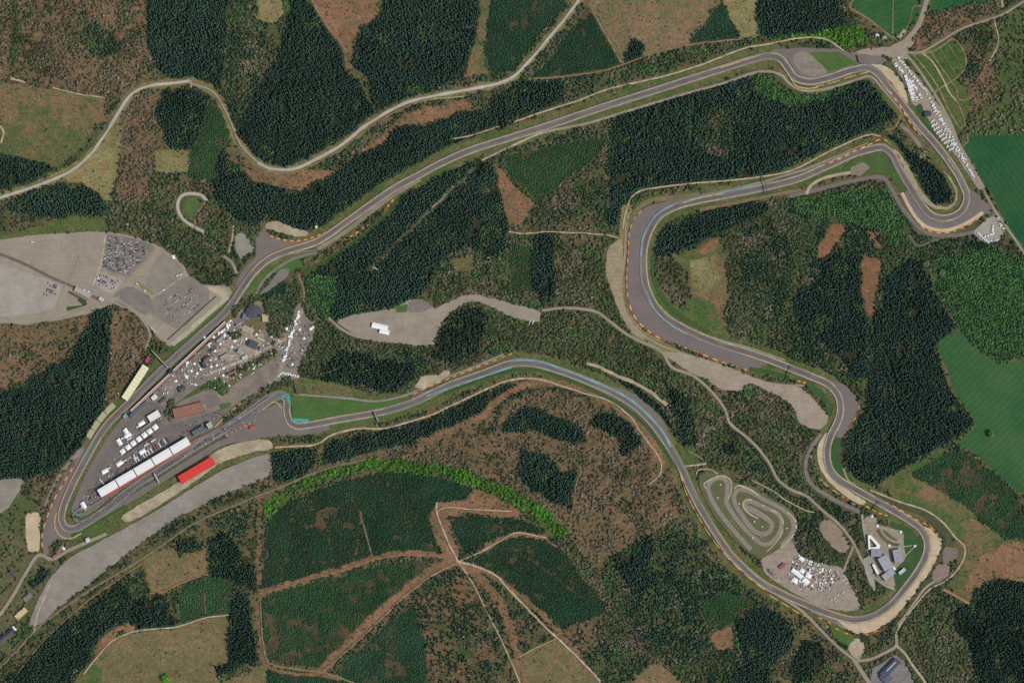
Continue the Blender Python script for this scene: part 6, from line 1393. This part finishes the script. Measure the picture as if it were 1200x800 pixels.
line_of('camper', [MH, CV], (1069,96), (1079,114), 14, 25, LB.format('middle block'), 'camper', 'campers middle block', .9, .9, 1.1)
for k in range(9):
    line_of('camper', [MH, CV], (1089.5+k*2.9, 144+k*4.0), (1094+k*2.9, 141.5+k*4.0), 3, 60, LB.format('stepped block below the pavilion'), 'camper', 'campers stepped block', .3, .9, 1.1)
for a_, b_, n_ in (((1146,273),(1156,283),6), ((1158,284),(1171,281),6), ((1164,265),(1162,275),5), ((1169,256),(1177,271),9), ((1136,199),(1141,207),5), ((1154,277),(1164,274),4)):
    line_of('camper', [MH, CV], a_, b_, n_, random.choice((20, 60, -50)), 'white camper on the pale triangle right of the hairpin', 'camper', 'campers right of the hairpin', .5, .95, 1.15)
# paddock tents
TW = [(144,529),(150.3,524.2),(156.5,519.4),(163,514.4),(169.4,509.8),(175.6,505.4),(182,500.6)]
for i, (x, y) in enumerate(TW):
    o = place('pagoda_tent', tent_mesh(13, 13, 3.2, 2.4, False) if i == 0 else COL.objects['pagoda_tent'].data, x, y, 37, ('first', 'second', 'third', 'fourth', 'fifth', 'sixth', 'last')[i]+' white square tent from the lower end of the tent row', 'tent', 'row of seven white tents')
for i in range(13):
    x, y = 154+i*3.2, 543-i*2.0
    place('race_truck', random.choice((TR, TR, TR, TRR, TRB)), x+random.uniform(-.4, .4)+4, y+random.uniform(-.8, .8)-4, 122, 'race transporter parked nose in behind the white garages', 'truck', 'transporters behind the garages', .95)
for i in range(6):
    place('race_truck', random.choice((TR, TR, TRB)), 128+i*4+random.random(), 572-i*3-3, 122, 'race transporter parked at the lower end of the garages', 'truck', 'transporters at the lower garages', .85)
for x, y, d in ((140,543,35),(146,540,35),(158,535,120),(167,529,30),(163,499,32),(166,496,32),(140,518,-60),(145,513,30),(150,510,30),(148,506,120),(152,514,30),(123,552,30),(127,549,30),(98,592,-60),(180,516,30),(172,521,30),(119,564,-50)):
    place(*(('marquee', TENT14) if random.random() < .5 else ('race_truck', TR)), x, y, d, 'white team vehicle or marquee standing loose in the lower paddock', 'team unit', 'loose white team units in the lower paddock')
# scattered white units in the upper paddock
random.seed(21)
UP = [(209,430),(213,433),(220,425),(228,426),(224,435),(231,437),(219,441),(235,432),(206,447),(192,461),(197,460),(248,430),(254,428),(262,432),(257,436),(246,420),(252,411),(258,403),(263,393),(266,382),(268,378),(256,399),(245,402),(249,408),(262,401),(272,407),(270,396),(283,402),(288,397),(293,389),(300,392),(305,410),(318,394),(304,423),(318,415),(330,407),(334,410),(276,437),(262,440),(351,386),(356,397),(354,411),(343,427),(364,385),(367,383),(340,394),(336,386),(240,395),(275,399)]
for x, y in UP:
    me = random.choice((TENT6, TENT6, TR, MH, TENT10)); nm = {TENT6: 'gazebo', TR: 'race_truck', MH: 'camper', TENT10: 'marquee'}[me]
    place(nm, me, x+random.uniform(-.6, .6), y+random.uniform(-.6, .6), random.choice((35, -55, 20, 80)), 'white '+nm.replace('_', ' ')+' scattered among the upper paddock houses', nm.replace('_', ' '), 'white '+nm+'s in the upper paddock', 1.0 if me in (TENT6, MH) else .62)
line_of('camper', [MH, TENT6], (351,365), (331,425), 40, 70, 'white camper or gazebo lining the hotel road', 'camper', 'campers lining the hotel road', 1.2, .9, .9)
line_of('camper', [MH, CV], (330,437), (350,441), 11, 80, 'white camper in the arc at the foot of the hotel road', 'camper', 'campers in the arc', .5, 1, 1.1)
line_of('camper', [MH, CV], (330,437), (326,441), 3, 20, 'white camper in the arc at the foot of the hotel road', 'camper', 'campers in the arc', .5, 1, 1.1)
line_of('gazebo', [TENT6], (243,405), (270,378), 22, 40, 'small pale gazebo behind the old pit roof', 'gazebo', 'gazebos behind the old pits', 3.0, .9, .8)
line_of('race_truck', [TR], (262,448), (300,424), 8, 120, 'white lorry on the long grassy bank', 'truck', 'lorries on the grassy bank', 1.5, .8, .5)
for x, y, d in ((139,462,-60),(149.5,263,0),(115,326,80),(208,323,30),(212,322,30),(192,340,0),(104,342,-28),(99,340,-28),(106,345,-28),(178,385,-60),(181,388,-60),(38,284,0),(161,333,-40),(170,341,-40)):
    place('delivery_van', MH, x, y, d, 'white van parked alone near the car parks', 'van', 'lone white vans by the car parks', 1.1)
place('marquee', tent_mesh(11, 10, 3, 1.5, False), 204, 301, 20, 'square cream marquee on the brown parking field', 'tent', None)
# kart paddock
for x, y, l_, w_, d, lab in ((939.5,655,15,10,-38,'white marquee at the top of the kart paddock'), (934,672,34,11,-38,'longest white marquee of the kart paddock'), (940,669,13,11,-38,'small white marquee beside the longest one'), (947.5,674.5,15,12,-35,'white marquee right of the longest one'), (944.5,681,18,13,-38,'broad white marquee in the lower kart paddock'), (931.5,680,14,12,-38,'white marquee by the kart bank')):
    place('marquee', tent_mesh(l_, w_, 3.2, 2), x, y, d, lab, 'marquee', 'kart paddock marquees')
random.seed(5); KP = [(934,650),(958,658),(980,666),(984,676),(975,690),(966,692),(958,694),(944,690),(930,684),(922,676),(926,662)]
k = 0
while k < 130:
    x, y = random.uniform(920, 985), random.uniform(650, 696)
    if inside(KP, x, y):
        nm, me, sc = random.choice((('camper', MH, .95), ('caravan', CV, .9), ('gazebo', TENT6, .8), ('van', CARM['silver'], 1.1), ('van', CARM['red'], 1.1), ('van', CARM['black'], 1.1), ('van', CARM['blue'], 1.1)))
        place('kart_'+nm, me, x, y, random.choice((-38, 52, 20)), {'camper': 'white camper', 'caravan': 'white caravan', 'gazebo': 'small white gazebo', 'van': 'coloured team car'}[nm]+' crowded between the kart paddock marquees', {'van': 'car'}.get(nm, nm), 'kart paddock '+nm+'s', sc); k += 1
for x, y, d in ((974,703,50),(978,701,60),(982,697,50),(988,680,0),(991,678,0),(992,683,20),(989,674,10),(980,704,45),(988,694,60)):
    place('race_truck', TR, x, y, d, 'white lorry on the empty lower kart yard', 'truck', 'lorries on the lower kart yard', .55)
for i, (x, y) in enumerate(((961,730),(964,733),(966,736),(969,734))):
    place('service_truck', TR if i % 2 else TRB, x, y, -50, 'rescue lorry on the wedge before the gravel trap', 'truck', 'rescue lorries', .5)
# tented lot
for x, y, l_, w_, d, lab in ((441,382,24,14,-12,'upper left white hall tent on the forest yard'), (449.5,384,22,14,-12,'middle white hall tent on the forest yard'), (450.5,389,26,12,-12,'lower right white hall tent on the forest yard')):
    place('hall_tent', tent_mesh(l_, w_, 4, 3), x, y, d, lab, 'tent', None)
place('trailer', TR, 621, 377.5, 70, 'left one of two white trailers at the forest yard end', 'trailer', None, .9)
place('trailer', TR, 624.5, 378, 70, 'right one of two white trailers at the forest yard end', 'trailer', None, .9)
# grid: pit wall boxes and rows of race cars seen as dark marks
def race_car():
    bm = bmesh.new(); box_bm(bm, 0, 0, .45, 4.6, .8, .5, 0, 0); box_bm(bm, -.5, 0, .4, 2.2, 1.5, .45, 0, 0); box_bm(bm, 2.4, 0, .25, .5, 1.9, .12, 0, 3); box_bm(bm, -2.3, 0, .9, .5, 1.5, .35, 0, 3); box_bm(bm, -.1, 0, .85, .8, .5, .4, 0, 1); wheels(bm, (-1.7, 1.7), .9, .36)
    return mesh_from(bm, 'rc', flat_mat('racecar', (60,66,84), .1), M_glass, TY, flat_mat('wing', (200,196,190)))
RC = race_car(); random.seed(9)
for i in range(76):
    t = i/75; x = 89+t*212; y = 616-t*133
    for s_ in (-1, 1):
        if random.random() < .85: place('race_car', RC, x+s_*1.0+random.uniform(-.3, .3), y+s_*1.6+random.uniform(-.4, .4), 32, 'dark race car standing on the start straight', 'race car', 'race cars on the start straight', 1.25)
def merged(name, label, cat, items):
    mats = []; Vs = []; Fs = []; MI = []; base = 0; cache = {}
    for me, x, y, deg, sc_ in items:
        if me.name not in cache:
            co = np.empty(len(me.vertices)*3, np.float32); me.vertices.foreach_get('co', co); me.calc_loop_triangles()
            tr = np.empty(len(me.loop_triangles)*3, np.int32); me.loop_triangles.foreach_get('vertices', tr)
            mi_ = np.array([t_.material_index for t_ in me.loop_triangles]); mp_ = []
            for m_ in me.materials:
                if m_ not in mats: mats.append(m_)
                mp_.append(mats.index(m_))
            cache[me.name] = (co.reshape(-1, 3), tr.reshape(-1, 3), np.array(mp_)[mi_])
        v, f, mi_ = cache[me.name]; a_ = math.radians(deg); c_, s_ = math.cos(a_)*sc_, math.sin(a_)*sc_; wx, wy = W(x, y)
        Vs.append(np.stack([v[:, 0]*c_-v[:, 1]*s_+wx, v[:, 0]*s_+v[:, 1]*c_+wy, v[:, 2]*sc_+ground_z(x, y)], 1)); Fs.append(f+base); MI.append(mi_); base += len(v)
    me = np_mesh(name, np.concatenate(Vs), np.concatenate(Fs), 3)
    for m_ in mats: me.materials.append(m_)
    me.polygons.foreach_set('material_index', np.concatenate(MI).astype(np.int32)); tag(link(name, me), label, cat, None, 'stuff')
random.seed(77); items = []
def spread(poly, n_, degs, w=(5, 5, 4, 3, 2, 1)):
    xs = [p_[0] for p_ in poly]; ys = [p_[1] for p_ in poly]; k = 0; tries = 0
    while k < n_ and tries < n_*30:
        tries += 1; x, y = random.uniform(min(xs), max(xs)), random.uniform(min(ys), max(ys))
        if inside(poly, x, y): items.append((CARM[random.choices(list(CARM), w)[0]], x, y, random.choice(degs)+random.uniform(-6, 6), random.uniform(.95, 1.15))); k += 1
spread([(200,545),(262,500),(290,484),(250,515),(205,542)], 30, (32, 32))
spread([(205,428),(245,402),(275,375),(292,385),(280,412),(262,425),(250,440),(215,450),(192,462),(180,458)], 170, (38, -52))
spread([(262,432),(320,400),(338,405),(325,430),(300,430),(262,455)], 60, (30, -60))
spread([(325,400),(342,372),(368,380),(362,402),(350,430),(334,434)], 95, (70, -20))
spread([(120,562),(150,535),(175,520),(196,510),(150,548),(125,574)], 90, (30, 120))
spread([(88,606),(100,578),(118,560),(112,582),(98,602)], 40, (50, -40))
spread([(205,505),(240,488),(262,470),(256,490),(225,508),(212,514)], 45, (30, -60))
spread([(140,530),(155,505),(180,480),(196,472),(186,500),(160,520)], 40, (30, -60))
spread([(124,276),(150,280),(176,288),(172,300),(156,313),(150,323),(120,314)], 90, (5, 185))
spread([(934,650),(958,658),(985,668),(984,680),(970,694),(944,692),(922,676),(926,662)], 170, (-38, 52))
for k_ in range(330):
    x_, y_ = random.uniform(180, 335), random.uniform(376, 470)
    if inside([(205,428),(245,402),(275,375),(300,385),(330,400),(320,430),(262,455),(215,452),(185,465)], x_, y_): items.append((random.choice((TENT6, MH, CV, TR)), x_, y_, random.choice((38, -52, 30)), random.uniform(.38, .7)))
for k_ in range(130):
    x_, y_ = random.uniform(88, 200), random.uniform(505, 608)
    if inside([(88,606),(100,572),(150,520),(175,512),(200,512),(160,545),(112,582),(100,604)], x_, y_): items.append((random.choice((TENT6, MH, CV, TR, TRR, TRB)), x_, y_, random.choice((32, -58)), random.uniform(.4, .7)))
for k_ in range(130):
    x_, y_ = random.uniform(915, 990), random.uniform(648, 698)
    if inside(KP, x_, y_): items.append((random.choice((TENT6, MH, CV, MH, CARM['dark grey'], CARM['blue'])), x_, y_, random.choice((-38, 52)), random.uniform(.5, .95)))
merged('parked_cars', 'loose crowd of small cars, vans and stalls filling paddock, kart yard and car park', 'cars', items)
# kart tyre markers
M_ty = flat_mat('yellow_tyre', (222,206,120), .1)
def tyre_stack_mesh():
    bm = bmesh.new(); k = 10
    for j in range(3):
        z0 = j*.42; o_ = [[bm.verts.new((math.cos(6.283*i/k)*r_, math.sin(6.283*i/k)*r_, z0+zz)) for i in range(k)] for r_, zz in ((.9, .02), (1.05, .2), (.9, .4), (.5, .4))]
        for a_, b_ in zip(o_, o_[1:]):
            for i in range(k): bm.faces.new((a_[i], a_[(i+1) % k], b_[(i+1) % k], b_[i]))
    return mesh_from(bm, 'ts', M_ty)
TS = tyre_stack_mesh()
for a_, b_, n_ in (((470,475),(560,570),6), ((575,585),(650,630),4), ((670,628),(740,600),4), ((380,480),(440,550),4)):
    for i in range(n_):
        t = i/(n_-1); x, y = 810+(a_[0]+(b_[0]-a_[0])*t)/8, 550+(a_[1]+(b_[1]-a_[1])*t)/8
        place('tyre_stack', TS, x, y, 0, 'pale yellow tyre stack beside the kart track', 'tyre stack', 'yellow kart tyre stacks', 1.1)
for x, y in ((844,568),(841,583),(866,590),(922,619),(882,630),(894,592),(884,611),(893,617)):
    place('marshal_hut', tent_mesh(3, 3, 2.2, 1), x, y, 0, 'tiny white hut on the kart infield', 'hut', 'kart infield huts')
for x, y, lab in ((1022,604.5,'white round hut above the school yard'), (1028,616,'small white hut at the head of the driving loop'), (1055.5,623,'small white hut at the right of the driving loop'), (1042,639,'small white hut above the right school hall'), (370.5,266,'small white hut on the sandy bank'), (1129.5,196,'x')):
    if lab != 'x': place('marshal_hut', TENT6, x, y, 15, lab, 'hut', None)

# ================================================================== LIGHT, SKY, CAMERA
sun_el, sun_dir = math.radians(44), math.radians(-24)      # sun stands to the east south east
sl = bpy.data.lights.new('sun', 'SUN'); sl.energy = 4.25; sl.angle = math.radians(.53); sl.color = (1.0, .945, .85)
so = bpy.data.objects.new('sun', sl); COL.objects.link(so)
d = Vector((math.cos(sun_dir)*math.cos(sun_el), math.sin(sun_dir)*math.cos(sun_el), math.sin(sun_el)))
so.rotation_euler = d.to_track_quat('Z', 'Y').to_euler(); so.location = d*3000
w = bpy.data.worlds.new('World'); bpy.context.scene.world = w; w.use_nodes = True
sk = w.node_tree.nodes.new('ShaderNodeTexSky'); sk.sky_type = 'NISHITA'; sk.sun_disc = False; sk.sun_elevation = sun_el; sk.sun_rotation = math.pi/2-sun_dir
w.node_tree.links.new(sk.outputs[0], w.node_tree.nodes['Background'].inputs[0]); w.node_tree.nodes['Background'].inputs[1].default_value = 0.165
cd = bpy.data.cameras.new('camera'); co = bpy.data.objects.new('camera', cd); COL.objects.link(co)
H = 12000.0; OFF = 2300.0; co.location = (0, -OFF, H); cd.shift_y = OFF/(1200*S); co.rotation_euler = (0, 0, 0)
cd.sensor_fit = 'HORIZONTAL'; cd.sensor_width = 36; cd.lens = 36*H/(1200*S); cd.clip_start = 10; cd.clip_end = 60000
sc = bpy.context.scene; sc.camera = co
sc.view_settings.view_transform = 'Standard'; sc.view_settings.look = 'None'; sc.view_settings.exposure = 0; sc.view_settings.gamma = 1
sc.render.engine = 'CYCLES'; sc.cycles.max_bounces = 4; sc.cycles.diffuse_bounces = 2
